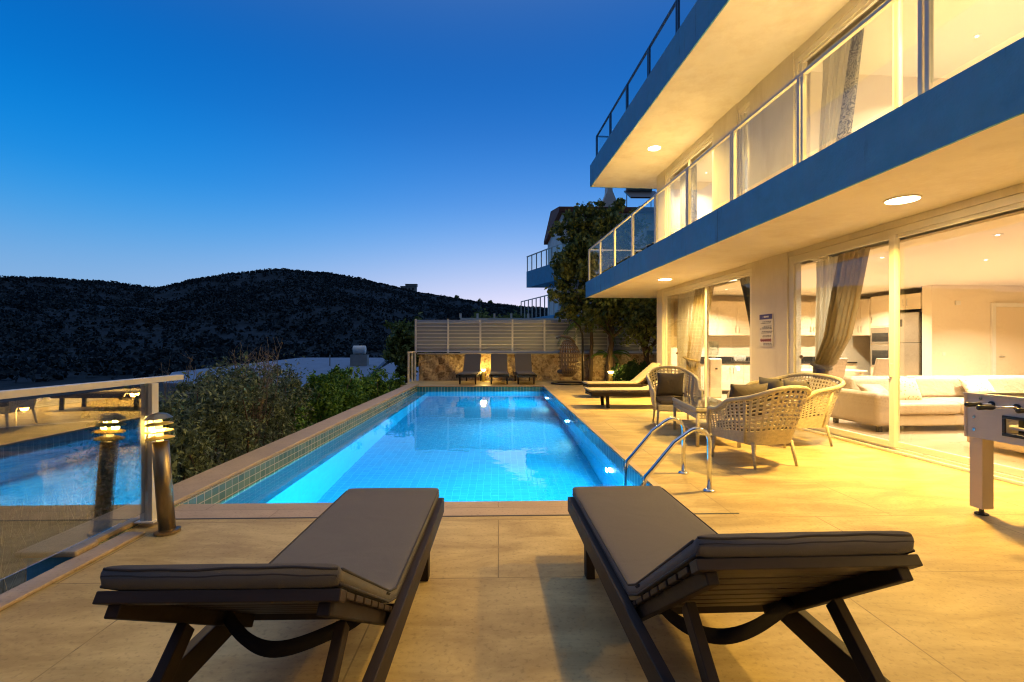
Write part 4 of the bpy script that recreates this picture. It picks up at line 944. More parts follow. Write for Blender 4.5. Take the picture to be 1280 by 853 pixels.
def neighbour():
    t = thing('neighbour_villa', 'neighbouring villa with blue balconies half hidden by the tall tree', 'house', (0,0,0))
    m = MB(); m.box(3.7,12,27.6,36,-1.2,9.0); m.build('wall', M['white'], t)
    m = MB(); m.prism([(27.2,9.0),(36.4,9.0),(36.4,9.25),(31.6,10.2),(27.2,9.25)], 'x', 3.45, 12.3); m.build('roof', M['rooftile'], t)
    m = MB(); m.prism([(6.0,9.4),(7.2,9.4),(6.75,10.5),(6.72,11.0),(6.48,11.0),(6.45,10.5)], 'y', 28.2, 29); m.build('chimney', M['white'], t)
    # balcony fascia: a blue tray seen from the left front
    m = MB(); m.prism([(1.75,29.9),(3.70,25.2),(6.6,25.2),(6.6,29.9)], 'z', 4.95, 5.95); m.build('balcony', M['blue'], t)
    m = MB(); m.prism([(1.75,29.9),(3.70,25.2)]+[(3.74,25.25),(1.85,29.9)], 'z', 6.85, 6.90); rl = m.build('balcony_railing', M['alu'], t)
    for i in range(9):
        u = i/8; x = 1.80+u*1.92; y = 29.85+u*(25.25-29.85); p = MB(); p.box(x-.03,x+.03,y-.03,y+.03,5.951,6.85); p.build('post', M['alu'], rl)
    g = MB(); g.prism([(1.795,29.85),(3.715,25.25),(3.72,25.26),(1.80,29.86)], 'z', 6.0, 6.82); g.build('pane', M['balglass'], rl)
    m = MB(); m.prism([(1.45,31),(3.2,25.5),(3.26,25.5),(1.51,31)], 'z', 4.15, 4.2); lr_ = m.build('terrace_railing', M['alu'], t)
    for i in range(10):
        u = i/9; x = 1.47+u*1.75; y = 31+u*(-5.5); p = MB(); p.box(x-.03,x+.03,y-.03,y+.03,3.0,4.15); p.build('post', M['alu'], lr_)
    m = MB(); m.prism([(1.4,31),(3.1,25.3),(7,25.3),(7,31)], 'z', 2.4, 3.0); m.build('terrace_slab', M['blue'], t)
    m = MB(); m.box(2.6,6.5,27,31,-1,2.4); m.build('lower_wall', M['white'], t)
    for x in (4.4, 6.2, 8.6):
        w = MB(); w.box(x, x+1.2, 27.54, 27.6, 6.0, 8.0); w.build('window', M['dark'], t)
    s = thing('solar_heater', 'solar water heater with tank on the neighbouring roof', 'solar heater', (9.2, 30.5, 10.75))
    m = MB(); m.add([(-1.0,-1.0,-.2),(1.0,-1.0,-.2),(1.0,.6,.7),(-1.0,.6,.7),(-1.0,-.95,-.28),(1.0,-.95,-.28),(1.0,.65,.62),(-1.0,.65,.62)], [(0,1,2,3),(4,7,6,5),(0,4,5,1),(1,5,6,2),(2,6,7,3),(3,7,4,0)]); m.build('panel', M['black'], s)
    m = MB(); m.tube([(-.8,.7,.85),(.8,.7,.85)], .28, 14); m.build('tank', M['concrete'], s, smooth=True)
    m = MB()
    for x in (-.8,.8): m.tube([(x,.7,-1.3),(x,.7,.8)], .03, 6)
    m.build('stand', M['concrete'], s)
    w = thing('boundary_wall', 'white parapet wall with small posts just behind the fence', 'wall', (0,0,0))
    m = MB(); m.box(-1.9,4.4,24,24.2,-1,2.72); m.build('wall_body', M['white'], w)
    for i in range(5):
        m = MB(); m.box(-1.9+i*.85-.05,-1.9+i*.85+.05,24.02,24.18,2.72,2.95); m.build('post', M['white'], w)
neighbour()

# ------------------------------------------------------------------ the villa
V = thing('villa', 'two storey white villa with blue balcony edges and lit glass doors', 'house', (BX,0,0), HA)
def vpart(mb, name, m, **k): return mb.build(name, m, V, **k)
G0, G1 = 2.83, 2.917      # top of ground-floor windows, underside of the slab
def walls():
    m = MB()
    for a, b in ((13.29,13.70),(7.95,8.97),(2.9,3.9),(-2.5,-1.6)): m.box(0,.25,a,b,.001,G1)
    for a, b in ((8.97,13.29),(3.9,7.95),(-1.6,2.9)): m.box(.02,.25,a+.001,b-.001,G0+.002,G1)
    vpart(m, 'ground_wall', M['pier'])
    m = MB(); m.box(.251,9,13.45,13.70,.001,G1); m.box(8.75,9,-2.25,13.449,.001,G1); m.box(.251,9,-2.5,-2.251,.001,G1); vpart(m, 'outer_wall', M['inwall'])
    m = MB()
    for a, b in ((13.10,13.70),(9.50,10.43),(7.80,9.05),(2.9,3.7),(-2.5,-1.6)): m.box(0,.25,a,b,3.422,6.197)
    for a, b in ((10.43,13.10),(9.05,9.50),(3.7,7.80),(-1.6,2.9)): m.box(.02,.25,a+.001,b-.001,6.06,6.197)
    vpart(m, 'upper_wall', M['pier'])
    m = MB(); m.box(.251,6.5,13.45,13.70,3.422,6.197); m.box(6.25,6.5,-2.25,13.449,3.422,6.197); m.box(.251,6.5,-2.5,-2.251,3.422,6.197); m.box(.30,6.249,9.55,9.70,3.44,6.0); m.box(.45,6.249,8.0,8.12,3.44,6.0); vpart(m, 'upper_inner_wall', M['inwall'])
    m = MB(); m.box(.30,6.24,-2.2,13.44,6.0,6.02); vpart(m, 'upper_ceiling', M['inceil'])
    m = MB(); m.box(.251,6.24,-2.2,13.44,3.425,3.445); vpart(m, 'upper_floor', M['inceil'])
    m = MB(); m.box(.62,8.74,-2.2,13.44,2.77,2.80); vpart(m, 'ceiling', M['inceil'])
    m = MB(); m.box(.251,8.74,-2.2,13.44,.001,.022); vpart(m, 'floor', M['infloor'])
    m = MB(); m.box(5.46,8.74,10.70,10.85,.023,2.768); m.box(5.46,5.60,10.851,10.95,.023,2.768); vpart(m, 'partition_wall', M['inwall'])
    # slabs
    m = MB(); m.box(-1.55,9,-3,15.80,2.92,3.42); vpart(m, 'balcony_slab', M['white'])
    m = MB(); m.box(-1.575,-1.551,-3,15.825,2.917,3.424); m.box(-1.55,9,15.802,15.825,2.917,3.424); vpart(m, 'balcony_fascia', M['blue'])
    m = MB(); m.box(-1.67,9,-3,14.72,6.2,6.86); vpart(m, 'roof_slab', M['white'])
    m = MB(); m.box(-1.695,-1.671,-3,14.745,6.197,6.863); m.box(-1.67,9,14.722,14.745,6.197,6.863); vpart(m, 'roof_fascia', M['blue'])
    # interior door in the partition
    m = MB(); m.box(7.05,8.05,10.66,10.698,.023,2.26); d = vpart(m, 'interior_door', M['cabinet'], bevel=.004)
    m = MB()
    m.box(6.95,7.045,10.65,10.699,.023,2.36); m.box(8.055,8.15,10.65,10.699,.023,2.36); m.box(7.046,8.054,10.65,10.699,2.265,2.36); m.build('door_frame', M['pvc'], d, bevel=.004)
    m = MB(); m.box(7.12,7.24,10.62,10.655,1.08,1.10); m.build('handle', M['chrome'], d)
walls()
def window(ly0, ly1, splits, z0, z1, slide=None, top=.085):
    """frame plane lx .03-.10; splits = mullion centres"""
    m = MB(); fw = .07
    m.box(.03,.11,ly0,ly0+fw,z0,z1); m.box(.03,.11,ly1-fw,ly1,z0,z1)
    m.box(.03,.11,ly0+fw+.001,ly1-fw-.001,z1-top,z1); m.box(.03,.12,ly0+fw+.001,ly1-fw-.001,z0,z0+.06)
    m.box(-.02,.028,ly0,ly1,z0,z0+.03)
    fr = vpart(m, 'window_frame', M['pvc'], bevel=.004)
    edges = [ly0+fw]+[s for s in splits]+[ly1-fw]
    for i in range(len(edges)-1):
        a, b = edges[i], edges[i+1]; sl = slide is not None and i in slide
        x0 = .005 if sl else .05
        e0 = a+(0 if i == 0 else -.05); e1 = b+(0 if i == len(edges)-2 else .05)
        s = MB(); q = .055
        s.box(x0,x0+.045,e0+.001,e0+q*1.5,z0+.061,z1-top-.001); s.box(x0,x0+.045,e1-q*1.5,e1-.001,z0+.061,z1-top-.001)
        s.box(x0,x0+.045,e0+q*1.5+.001,e1-q*1.5-.001,z0+.061,z0+.061+q*1.4); s.box(x0,x0+.045,e0+q*1.5+.001,e1-q*1.5-.001,z1-top-q*.8,z1-top-.001)
        s.build('sash', M['pvc'], fr, bevel=.004)
        g = MB(); g.box(x0+.018,x0+.024,e0+q*1.5,e1-q*1.5,z0+.061+q*1.4,z1-top-q*.8); g.build('pane', M['glass'], fr)
        if sl: h = MB(); h.box(x0-.03,x0-.001,e0+.03,e0+.05,z0+.95,z0+1.12); h.build('handle', M['alu'], fr, bevel=.004)
window(8.972, 13.288, [10.88], .002, 2.828)
window(3.902, 7.948, [5.94], .002, 2.828, slide=(1,))
window(-1.598, 2.898, [.65], .002, 2.828)
window(10.432, 13.098, [11.75], 3.424, 6.058)
window(9.052, 9.498, [], 3.424, 6.058)
window(3.702, 7.798, [5.92], 3.424, 6.058)
window(-1.598, 2.898, [.65], 3.424, 6.058)
def villa_railing(lys, lx, zb, zt, gl0, met, end_ly, end_lx):
    m = MB(); m.box(lx-.025,lx+.025,-3,end_ly,zt-.035,zt); m.box(lx+.026,end_lx,end_ly-.05,end_ly,zt-.035,zt)
    rl = vpart(m, 'railing', met, bevel=.003)
    for y in lys:
        p = MB(); p.box(lx-.022,lx+.022,y-.05,y-.012,zb,zt-.036); p.box(lx-.022,lx+.022,y+.012,y+.05,zb,zt-.036); p.build('post', met, rl)
    for a, b in zip(lys[1:], lys[:-1]):
        g = MB(); g.box(lx-.004,lx+.004,a+.051,b-.051,gl0,zt-.045); g.build('pane', M['balglass'], rl)
    g = MB(); g.box(lx+.06,end_lx,end_ly-.03,end_ly-.022,gl0,zt-.045); g.build('pane', M['balglass'], rl)
    p = MB(); p.box(end_lx-.04,end_lx,end_ly-.045,end_ly-.005,zb,zt-.036); p.build('post', met, rl)
villa_railing([15.76,14.40,12.93,11.46,10.0,8.5,7.02,5.55,4.02,2.5,1.0,-.5,-2], -1.47, 3.422, 4.50, 3.53, M['alu'], 15.78, .3)
villa_railing([14.68,13.22,11.78,10.32,8.86,7.4,5.9,4.4,2.9,1.4], -1.50, 6.862, 7.75, 6.95, M['darkalu'], 14.70, .6)

def ceiling_light(label, lx, ly, z, r, w, visible=True):
    t = thing('ceiling_light', label, 'ceiling lamp', LW(lx, ly, z), HA, 'round lamps under the balconies')
    m = MB(); m.lathe([(r+.015,0),(r+.015,-.012),(r,-.014)], n=32); m.build('trim_ring', M['pvc'], t)
    m = MB(); m.lathe([(r-.002,-.006),(r-.002,-.016),(.001,-.018)], n=32); m.build('diffuser', M['lampdisc'], t)
    lamp('soffit_light', 'AREA', LW(lx, ly, z-.03), w, WARM, r*1.9, (0,0,0), spread=R(150))
ceiling_light('large round lamp glowing under the balcony above the foosball table side', -.675, 5.07, 2.92, .15, 175)
ceiling_light('smaller looking round lamp glowing under the far end of the balcony', -.74, 11.3, 2.92, .15, 215)
ceiling_light('round lamp glowing under the roof slab', -.83, 11.74, 6.2, .15, 190)
ceiling_light('round lamp under the nearest end of the balcony, over the foreground terrace', -.6, -1.1, 2.92, .15, 140)
ceiling_light('round lamp under the roof slab above the near balcony', -.75, 5.2, 6.2, .15, 190)

# interior light: recessed downlights
def downlight(label, lx, ly, z, w, pw=None):
    t = thing('downlight', label, 'downlight', LW(lx, ly, z), HA, 'recessed downlights inside the villa')
    m = MB(); m.lathe([(.055,0),(.055,-.006),(.042,-.008)], n=20); m.build('ring', M['pvc'], t)
    m = MB(); m.lathe([(.041,-.003),(.041,-.007),(.001,-.009)], n=20); m.build('bulb', M['downdisc'], t)
    lamp('down_light', 'AREA', LW(lx, ly, z-.02), w*(2.8 if z < 4 else 1.75), INW, .09, spread=R(135))
Zc = 2.77
downlight('downlight in the living room ceiling nearest the right pane', 1.43, 5.9, Zc, 12)
downlight('downlight in the living room ceiling over the sofa back', 3.19, 7.56, Zc, 38)
downlight('downlight in the living room ceiling beside the window mullion', 1.30, 7.5, Zc, 15)
downlight('downlight over the side kitchen cabinets', 4.25, 11.8, Zc, 38)
downlight('downlight over the far kitchen counter', 1.1, 11.9, Zc, 42)
downlight('downlight deep in the living room ceiling', 6.0, 8.3, Zc, 50)
downlight('downlight over the dining chairs', 3.0, 10.0, Zc, 30)
downlight('downlight near the side door of the room', 4.0, 5.0, Zc, 46)
downlight('downlight in the nearest ground floor room, beside the foreground terrace', 1.6, .6, Zc, 30)
Zu = 6.0
downlight('downlight in the upper bedroom over the balcony door', 2.28, 6.9, Zu, 46)
downlight('downlight in the far upper bedroom', .99, 12.73, Zu, 32)
downlight('downlight in the upper bedroom near the front glass', 1.2, 4.6, Zu, 40)
downlight('downlight in the far upper bedroom behind its window', 2.0, 11.0, Zu, 32)
downlight('downlight in the near upper room', 1.5, .5, Zu, 40)
downlight('downlight in the narrow upper room between the bedrooms', 1.5, 8.8, Zu, 24)

def curtain(name, label, bounds, lx, m, amp=.05, folds=9, tie=None, z0=.03, z1=2.74, tiem=None):
    t = thing(name, label, 'curtain', (BX,0,0), HA)
    def f(u, v):
        z = z1+(z0-z1)*v; a = float(np.interp(z, [b[0] for b in bounds], [b[1] for b in bounds])); b = float(np.interp(z, [b[0] for b in bounds], [b[2] for b in bounds]))
        return (lx+amp*math.sin(u*folds*2*PI+v*.6)+.012*math.sin(u*31+v*5), a+(b-a)*u, z)
    mb = MB(); mb.grid(f, folds*10, 26); mb.build('cloth', m, t, smooth=True)
    if tie:
        z, a, b = tie; k = MB(); k.tube([(lx+.085*math.sin(q), (a+b)/2+(abs(b-a)/2+.015)*math.cos(q), z+.04*math.cos(q)) for q in np.linspace(0, 2*PI, 18, endpoint=False)], .028, 8, closed=True); k.build('tieback', tiem or m, t, smooth=True)
        h = MB(); h.lathe([(.001,-.03),(.025,-.02),(.03,0),(.02,.025),(.001,.03)], (.13,a+.02,z+.14), 10); h.build('hook', M['rope'], t)
    m2 = MB(); m2.tube([(lx, min(bounds[0][1:])-.05, z1+.02),(lx, max(bounds[0][1:])+.05, z1+.02)], .014, 8); m2.build('rail', M['pvc'], t)
    return t
curtain('sheer_curtain', 'grey sheer curtain at the left of the large living room doors', [(.03,7.80,7.52),(1.0,7.80,7.55),(1.2,7.80,7.38),(2.74,7.80,7.15)], .40, M['sheer'], .03, 8)
curtain('drape', 'gold drape tied back beside the large living room doors', [(.03,7.76,7.50),(.98,7.76,7.45),(1.05,7.74,7.30),(1.5,7.52,6.98),(2.74,7.22,6.62)], .33, M['drape'], .05, 6, (1.02,7.76,7.42), tiem=M['greypillow'])
curtain('sheer_curtain', 'pale sheer curtain in the far left kitchen door', [(.03,13.15,12.2),(1.1,13.15,12.25),(2.74,13.15,12.0)], .38, M['sheer'], .04, 8)
curtain('drape', 'gold brown drape tied back in the far left kitchen door', [(.03,12.45,12.0),(1.0,12.5,11.75),(1.1,12.45,11.7),(2.74,12.0,11.0)], .32, M['drape'], .05, 5, (1.0,12.6,11.8), tiem=M['drape'])
curtain('drape', 'narrow dark drape hanging at the right edge of the kitchen door', [(.03,9.25,9.08),(1.0,9.28,9.08),(1.3,9.42,9.08),(2.74,9.95,9.10)], .32, M['greypillow'], .04, 5)
curtain('sheer_curtain', 'pale sheer curtain in the far upper window', [(3.45,12.95,12.2),(5.9,12.95,12.2)], .36, M['sheer'], .03, 6, z0=3.45, z1=5.97)
curtain('patterned_drape', 'scroll printed drape in the far upper window', [(3.45,12.25,11.9),(5.9,12.25,11.9)], .32, M['scroll'], .03, 4, z0=3.45, z1=5.97)
curtain('sheer_curtain', 'white sheer curtain in the large upper window', [(3.45,7.75,7.38),(4.4,7.72,7.25),(5.9,7.62,6.85)], .38, M['sheer'], .03, 7, z0=3.45, z1=5.97)
curtain('patterned_drape', 'grey scroll printed drape in the large upper window', [(3.45,7.50,7.12),(4.4,7.3,7.0),(5.9,6.95,6.72)], .32, M['scroll'], .03, 4, z0=3.45, z1=5.97)

def sign():
    t = thing('house_rules_sign', 'white notice with blue header screwed to the pier between the doors', 'sign', LW(-.003, 8.515, 1.62), HA)
    m = MB(); m.box(-.012,0,-.19,.19,-.29,.29); m.build('board', M['signwhite'], t)
    m = MB(); m.box(-.0135,-.0122,-.19,.19,.20,.29); m.build('header', M['signblue'], t)
    m = MB()
    for y, w, h in ((.075,.035,.010),(.025,.05,.032),(-.025,.03,.026),(-.065,.035,.03)): m.box(-.0148,-.0137,y-w/2,y+w/2,.245-h/2,.245+h/2)
    m.build('header_lettering', M['signwhite'], t)
    m = MB(); rd = random.Random(3)
    for z, ind in ((.155,.03),(.13,-.02),(.075,.07),(.05,.02),(.03,-.05),(-.02,.02),(-.045,-.0),(-.095,.05),(-.115,.03),(-.235,.06),(-.26,.05)):
        y = .13-ind
        while y > -.14-ind*.3:
            w = rd.uniform(.02,.06); m.box(-.0134,-.0122,y-w,y,z-.007,z+.007); y -= w+.014
    m.build('lettering', M['signgrey'], t)
    for i in range(5):
        r_ = MB(); r_.tube([(-.0135,.13-i*.065+.024*math.cos(a),-.175+.024*math.sin(a)) for a in np.linspace(0,2*PI,18,endpoint=False)], .005, 6, closed=True); r_.tube([(-.0135,.13-i*.065-.016,-.158),(-.0135,.13-i*.065+.016,-.192)], .005, 6); r_.build('prohibition_symbol', M['signred'], t)
sign()

# ---- furniture seen through the glass (house frame)
def hthing(name, label, cat, lx, ly, z=.022, rz=0, group=None): return thing(name, label, cat, LW(lx, ly, z), HA+rz, group)
def sofa():
    t = hthing('sofa', 'long cream leather sofa behind the large glass doors', 'sofa', .83, 7.05)
    m = MB(); m.box(.03,3.9,.05,1.10,.09,.27); m.build('base', M['leather'], t, bevel=.03, seg=3)
    for x0 in (0, 3.66):
        m = MB(); m.box(x0,x0+.24,.02,1.12,.09,.60); m.build('armrest', M['leather'], t, bevel=.07, seg=4)
    for i in range(3):
        a = .245+i*1.138; m = MB(); m.box(a,a+1.13,-.01,.80,.272,.45); m.build('seat_cushion', M['leather'], t, bevel=.06, seg=4)
        m = MB(); m.add([(a,.72,.44),(a+1.13,.72,.44),(a+1.13,1.0,.44),(a,1.0,.44),(a+.01,.84,.80),(a+1.12,.84,.80),(a+1.12,1.1,.80),(a+.01,1.1,.80)], [(0,3,2,1),(4,5,6,7),(0,1,5,4),(1,2,6,5),(2,3,7,6),(3,0,4,7)]); m.build('back_cushion', M['leather'], t, bevel=.08, seg=4)
    m = MB(); m.box(.05,3.85,1.0,1.11,.272,.70); m.build('back', M['leather'], t, bevel=.02)
    for x in (.12,3.78):
        for y in (.12,1.0):
            m = MB(); m.box(x-.03,x+.03,y-.03,y+.03,0,.088); m.build('foot', M['dark'], t)
    p = LW(1.75, 7.55, .62); cushion_obj('scatter_cushion', 'flower printed cushion on the cream sofa beside the mullion', 'cushion', M['flower'], .5, .42, .16, p, (R(-22), 0, HA))
    p = LW(1.15, 7.45, .60); cushion_obj('scatter_cushion', 'plain cream cushion lying on the cream sofa arm end', 'cushion', M['leather'], .5, .36, .14, p, (R(-50), 0, HA+.2))
    p = LW(3.2, 7.7, .66); cushion_obj('scatter_cushion', 'pale cushion at the right side of the cream sofa', 'cushion', M['flower'], .55, .38, .14, p, (R(-35), 0, HA))
    t = hthing('chaise', 'low cream leather chaise standing behind the foosball table', 'chaise', 1.17, 4.55)
    m = MB(); m.box(0,.85,0,1.52,.06,.30); m.build('base', M['leather'], t, bevel=.03, seg=3)
    m = MB(); m.box(0,.85,0,1.52,.302,.45); m.build('cushion', M['leather'], t, bevel=.05, seg=4)
    for x in (.08,.77):
        for y in (.08,1.44):
            m = MB(); m.box(x-.03,x+.03,y-.03,y+.03,0,.058); m.build('foot', M['dark'], t)
sofa()
def dining_chair(label, lx, ly, rz):
    t = hthing('dining_chair', label, 'dining chair', lx, ly, .022, rz, 'dining chairs inside')
    m = MB(); m.box(-.23,.23,-.22,.24,.40,.49); m.build('seat', M['leather'], t, bevel=.02, seg=3)
    m = MB(); m.grid(lambda u, v: ((u-.5)*.46, -.22-.10*v-.05*v*v, .46+.60*v), 2, 8); m.build('backrest', M['leather'], t, solid=.05, bevel=.015)
    for x in (-.2,.2):
        for y in (-.19,.21):
            l = MB(); l.box(x-.018,x+.018,y-.018,y+.018,0,.40); l.build('leg', M['dark'], t)
dining_chair('cream high backed dining chair nearest the mullion', 3.35, 10.0, 0)
dining_chair('cream high backed dining chair beside the gold drape', 2.45, 10.25, 0)
dining_chair('cream dining chair facing the glass across the table', 2.9, 11.75, PI)
t = hthing('dining_table', 'dining table between the cream chairs indoors', 'dining table', 2.9, 10.95)
m = MB(); m.box(-.8,.8,-.42,.42,.72,.76); m.build('tabletop', M['cabinet'], t, bevel=.006)
for x in (-.72,.72):
    for y in (-.34,.34): m = MB(); m.box(x-.03,x+.03,y-.03,y+.03,0,.719); m.build('leg', M['cabinet'], t)

def doors(parent, fixed, axis, edges, z0, z1, side, m=None):
    """cabinet doors with handles. axis 'x': face at ly=fixed facing -ly; axis 'y': face at lx=fixed facing -lx"""
    for i, (a, b) in enumerate(zip(edges[:-1], edges[1:])):
        d = MB(); h = MB(); s = side[i]; hp = (b-.05) if s else (a+.05); hz = (z0+.08, z0+.26) if z0 > 1.2 else (z1-.26, z1-.08)
        if axis == 'x': d.box(a+.004,b-.004,fixed-.018,fixed-.001,z0,z1); h.tube([(hp,fixed-.019,hz[0]),(hp,fixed-.045,hz[0]+.02),(hp,fixed-.045,hz[1]-.02),(hp,fixed-.019,hz[1])], .007, 6)
        else: d.box(fixed-.018,fixed-.001,a+.004,b-.004,z0,z1); h.tube([(fixed-.019,hp,hz[0]),(fixed-.045,hp,hz[0]+.02),(fixed-.045,hp,hz[1]-.02),(fixed-.019,hp,hz[1])], .007, 6)
        o = d.build('door', m or M['cabinet'], parent, bevel=.003); h.build('handle', M['chrome'], o)
def kitchen():
    t = thing('wall_cabinet', 'cream wall cabinets above the far kitchen counter', 'cabinet', (BX,0,0), HA)
    m = MB(); m.box(.40,5.0,13.10,13.445,1.62,2.58); m.build('carcass', M['cabinet'], t)
    doors(t, 13.10, 'x', [.45,.95,1.5,2.05,2.6,3.15,3.7,4.25,4.8], 1.63, 2.57, [1,0,1,0,1,0,1,0])
    t = thing('base_cabinet', 'cream base cabinets with dark worktop along the far kitchen wall', 'cabinet', (BX,0,0), HA)
    m = MB(); m.box(.9,5.4,12.86,13.44,.12,.85); m.build('carcass', M['cabinet'], t); m = MB(); m.box(.9,5.4,12.92,13.44,.022,.119); m.build('plinth', M['dark'], t)
    doors(t, 12.86, 'x', [.95,1.35,1.75,2.1,2.5,3.0,3.5,4.0,4.5,5.0], .13, .83, [1,1,0,1,0,1,0,1,0])
    m = MB(); m.box(.85,5.4,12.82,13.44,.851,.89); m.box(.85,5.4,13.41,13.44,.891,1.03); m.build('worktop', M['counter'], t)
    t = thing('wall_cabinet', 'cream wall cabinets left of the built in oven', 'cabinet', (BX,0,0), HA)
    m = MB(); m.box(5.46,5.80,12.45,13.09,1.62,2.62); m.build('carcass', M['cabinet'], t); doors(t, 5.46, 'y', [12.47,12.77,13.07], 1.63, 2.61, [1,0])
    t = thing('oven_column', 'tall cream cabinet with built in ovens beside the fridge', 'oven cabinet', (BX,0,0), HA)
    m = MB(); m.box(5.46,6.05,11.78,12.44,.022,2.66); m.build('carcass', M['cabinet'], t)
    doors(t, 5.46, 'y', [11.80,12.42], 1.86, 2.65, [1])
    for z0, z1 in ((1.40,1.82),(.78,1.36)):
        m = MB(); m.box(5.43,5.459,11.80,12.42,z0,z1); o = m.build('oven', M['fridge'], t, bevel=.003); m = MB(); m.box(5.426,5.4295,11.86,12.36,z0+.05,z1-.14); m.build('oven_window', M['counter'], o)
    t = thing('fridge', 'steel two door fridge freezer in the kitchen niche', 'fridge', (BX,0,0), HA)
    m = MB(); m.box(5.50,6.15,11.02,11.75,.03,2.16); m.build('cabinet_body', M['dark'], t)
    m = MB(); m.box(5.44,5.499,11.02,11.75,1.42,2.16); o = m.build('freezer_door', M['fridge'], t, bevel=.01); m = MB(); m.box(5.432,5.4395,11.46,11.56,1.82,2.0); m.build('display', M['counter'], o)
    m = MB(); m.box(5.44,5.499,11.02,11.75,.08,1.41); m.build('fridge_door', M['fridge'], t, bevel=.01)
    t = thing('wall_cabinet', 'cream cabinet above the steel fridge', 'cabinet', (BX,0,0), HA)
    m = MB(); m.box(5.46,6.05,10.97,11.77,2.24,2.62); m.build('carcass', M['cabinet'], t); doors(t, 5.46, 'y', [10.98,11.37,11.76], 2.25, 2.61, [1,0])
    t = hthing('water_dispenser', 'white water dispenser with bottle beside the kitchen drape', 'water dispenser', .85, 12.1)
    m = MB(); m.box(-.16,.16,-.16,.16,0,1.0); m.build('body', M['cabinet'], t, bevel=.03, seg=3); m = MB(); m.lathe([(.05,1.0),(.06,1.05),(.13,1.10),(.135,1.40),(.12,1.43),(.001,1.43)], n=20); m.build('bottle', M['tableglass'], t, smooth=True)
    m = MB(); m.box(-.02,.02,-.20,-.161,.72,.76); m.build('tap', M['dark'], t)
    t = thing('dish_rack', 'wire dish rack on the dark kitchen worktop', 'dish rack', LW(2.15, 13.05, .891), HA)
    m = MB()
    for i in range(9): x = -.2+i*.05; m.tube([(x,-.12,.02),(x,-.12,.12),(x,.12,.12),(x,.12,.02)], .004, 5)
    m.tube([(-.22,-.12,.02),(.22,-.12,.02),(.22,.12,.02),(-.22,.12,.02)], .006, 5, closed=True); m.build('wires', M['chrome'], t)
    m = MB()
    for i in range(4): m.tube([(-.15+i*.08,.0,.11),(-.145+i*.08,.0,.11)], .085, 16)
    m.build('plates', M['ball'], t)
kitchen()
def switch():
    t = thing('light_switch', 'small white light switch on the living room wall right of the fridge', 'light switch', LW(5.75, 10.698, 1.15), HA)
    m = MB(); m.box(-.04,.04,-.012,0,-.04,.04); m.build('plate', M['pvc'], t, bevel=.003); m = MB(); m.box(-.015,.015,-.017,-.0125,-.025,.025); m.build('rocker', M['pvc'], t)
    t = thing('switch_box', 'small white control box high on the living room wall', 'control box', LW(6.1, 10.698, 2.35), HA)
    m = MB(); m.box(-.06,.06,-.03,0,-.05,.05); m.build('housing', M['pvc'], t, bevel=.006)
switch()
def ac():
    t = thing('radiator', 'white wall heater low on the upper bedroom wall', 'heater', LW(3.2, 7.99, 3.75), HA)
    m = MB()
    for i in range(8): m.box(i*.07,i*.07+.055,-.09,-.02,0,.6)
    m.build('fins', M['pvc'], t, bevel=.01)
ac()

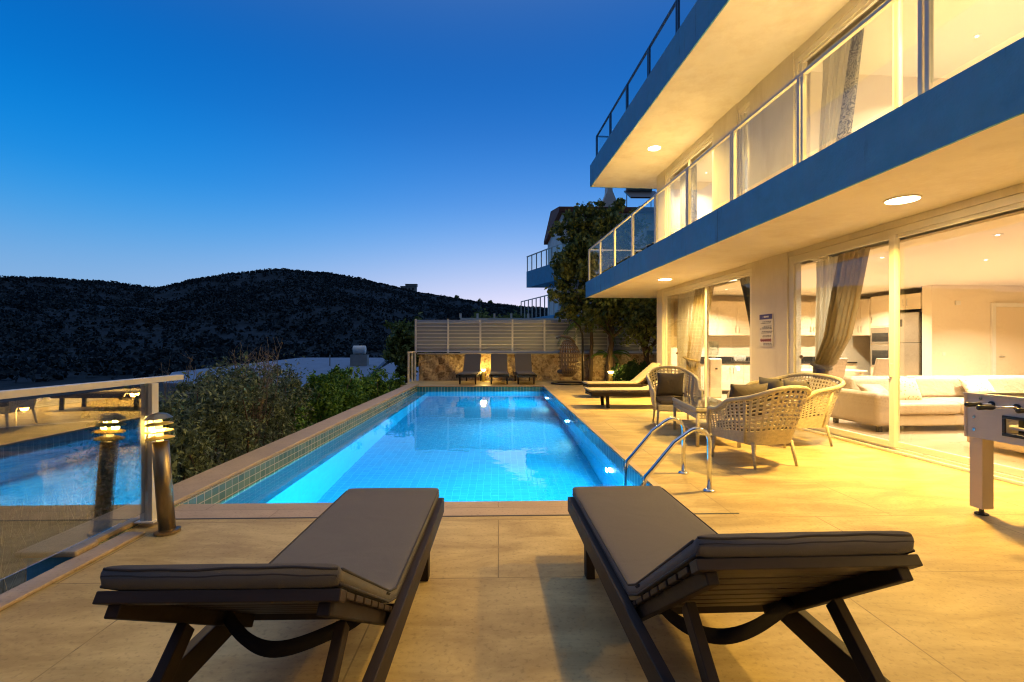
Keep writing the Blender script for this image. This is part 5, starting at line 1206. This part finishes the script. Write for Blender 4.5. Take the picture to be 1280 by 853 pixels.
# ------------------------------------------------------------------ foosball table
def foosball():
    t = thing('foosball_table', 'grey foosball table with black rod handles at the right edge', 'foosball table', (3.80, 3.80, 0), HA)
    # local: x into the table (away from the viewer), y negative towards the camera
    m = MB(); wd, ln = .74, 1.40
    zb, zt = .615, .955
    # long side with a cut-out for the ball return
    a0, a1, c0, c1 = -.66, -.36, .69, .80
    a0, a1 = -.52, -.30
    for y0, y1, z0, z1 in ((-ln,0,zb,c0),(-ln,0,c1,zt),(-ln,a0,c0,c1),(a1,0,c0,c1)): m.box(0,.025,y0,y1,z0+.0001,z1-.0001)
    m.box(wd-.025,wd,-ln,0,zb,zt); m.box(.0255,wd-.0255,-.025,0,zb,zt); m.box(.0255,wd-.0255,-ln,-ln+.025,zb,zt); m.box(.0255,wd-.0255,-ln+.0255,-.0255,.72,.735)
    m.build('body', M['foos'], t)
    k = MB(); k.box(-.012,.055,-ln-.012,.012,zt+.001,zt+.014); k.box(wd-.055,wd+.012,-ln-.012,.012,zt+.001,zt+.014); k.box(.056,wd-.056,-.055,.012,zt+.001,zt+.014); k.box(.056,wd-.056,-ln-.012,-ln+.055,zt+.001,zt+.014); k.build('rim', M['foos'], t, bevel=.003)
    e = MB(); e.box(-.006,-.0005,-.014,.006,zb-.003,zt); e.build('edge_strip', M['foosleg'], t)
    f = MB(); q = .022
    for y0, y1, z0, z1 in ((a0-q,a1+q,c0-q,c0),(a0-q,a1+q,c1,c1+q),(a0-q,a0,c0+.0002,c1-.0002),(a1,a1+q,c0+.0002,c1-.0002)): f.box(-.012,-.0005,y0,y1,z0,z1)
    f.build('ball_return', M['black'], t, bevel=.002)
    f = MB(); f.box(.10,.105,a0,a1,c0,c1); f.box(.026,.099,a0,a1,c0-.006,c0-.001); f.build('return_tray', M['black'], t)
    b = MB(); b.lathe([(.001,-.018)]+[(.018*math.cos(x),.018*math.sin(x)) for x in np.linspace(-1.3,1.3,9)]+[(.001,.018)], (.045,-.43,c0+.018), 14); o = b.build('ball', M['ball'], None, smooth=True); o.location = (3.80, 3.80, 0); o.rotation_euler.z = HA; tag(o, 'small white ball lying in the ball return of the foosball table', 'ball')
    for i in range(7):
        y = -.20-i*.175; z = .895; out = .09 if i % 2 == 0 else .19
        r_ = MB(); r_.tube([(-out,y,z),(wd+.1,y,z)], .0075, 8); rd = r_.build('rod', M['chrome'], t, smooth=True)
        h = MB(); h.tube([(-out-.13,y,z),(-out-.125,y,z),(-out-.07,y,z),(-out-.02,y,z),(-out+.0,y,z)], [.012,.019,.016,.020,.013], 12); h.build('handle', M['black'], rd, smooth=True)
        c = MB(); c.tube([(-.010,y,z),(-.0005,y,z)], .024, 16); c.build('bushing', M['black'], rd)
        p = MB()
        for j in range(3): yy = .18+j*.19; p.box(yy-.015,yy+.015,y-.012,y+.012,z-.09,z+.05)
        p.build('players', M['signred'] if i % 2 else M['signblue'], rd)
    for x, y in ((.055,-.075),(wd-.055,-.075),(.055,-ln+.075),(wd-.055,-ln+.075)):
        l = MB(); l.prism([(x-.05,y-.05),(x+.05,y-.05),(x+.05,y+.05),(x-.05,y+.05)], 'z', .055, zb-.001); lg = l.build('leg', M['foosleg'], t, bevel=.004)
        l = MB(); l.lathe([(.045,0),(.045,.012),(.018,.02),(.014,.054)], (x,y,0), 16); l.build('foot', M['black'], lg)
    s = MB()
    for y, z in ((-.07,.78),(-.07,.68),(-.12,.93)): s.lathe([(.012,0),(.010,.006),(.001,.008)], n=10) if False else s.tube([(-.007,y,z),(-.0005,y,z)], .011, 10)
    s.build('bolt', M['chrome'], t)
foosball()
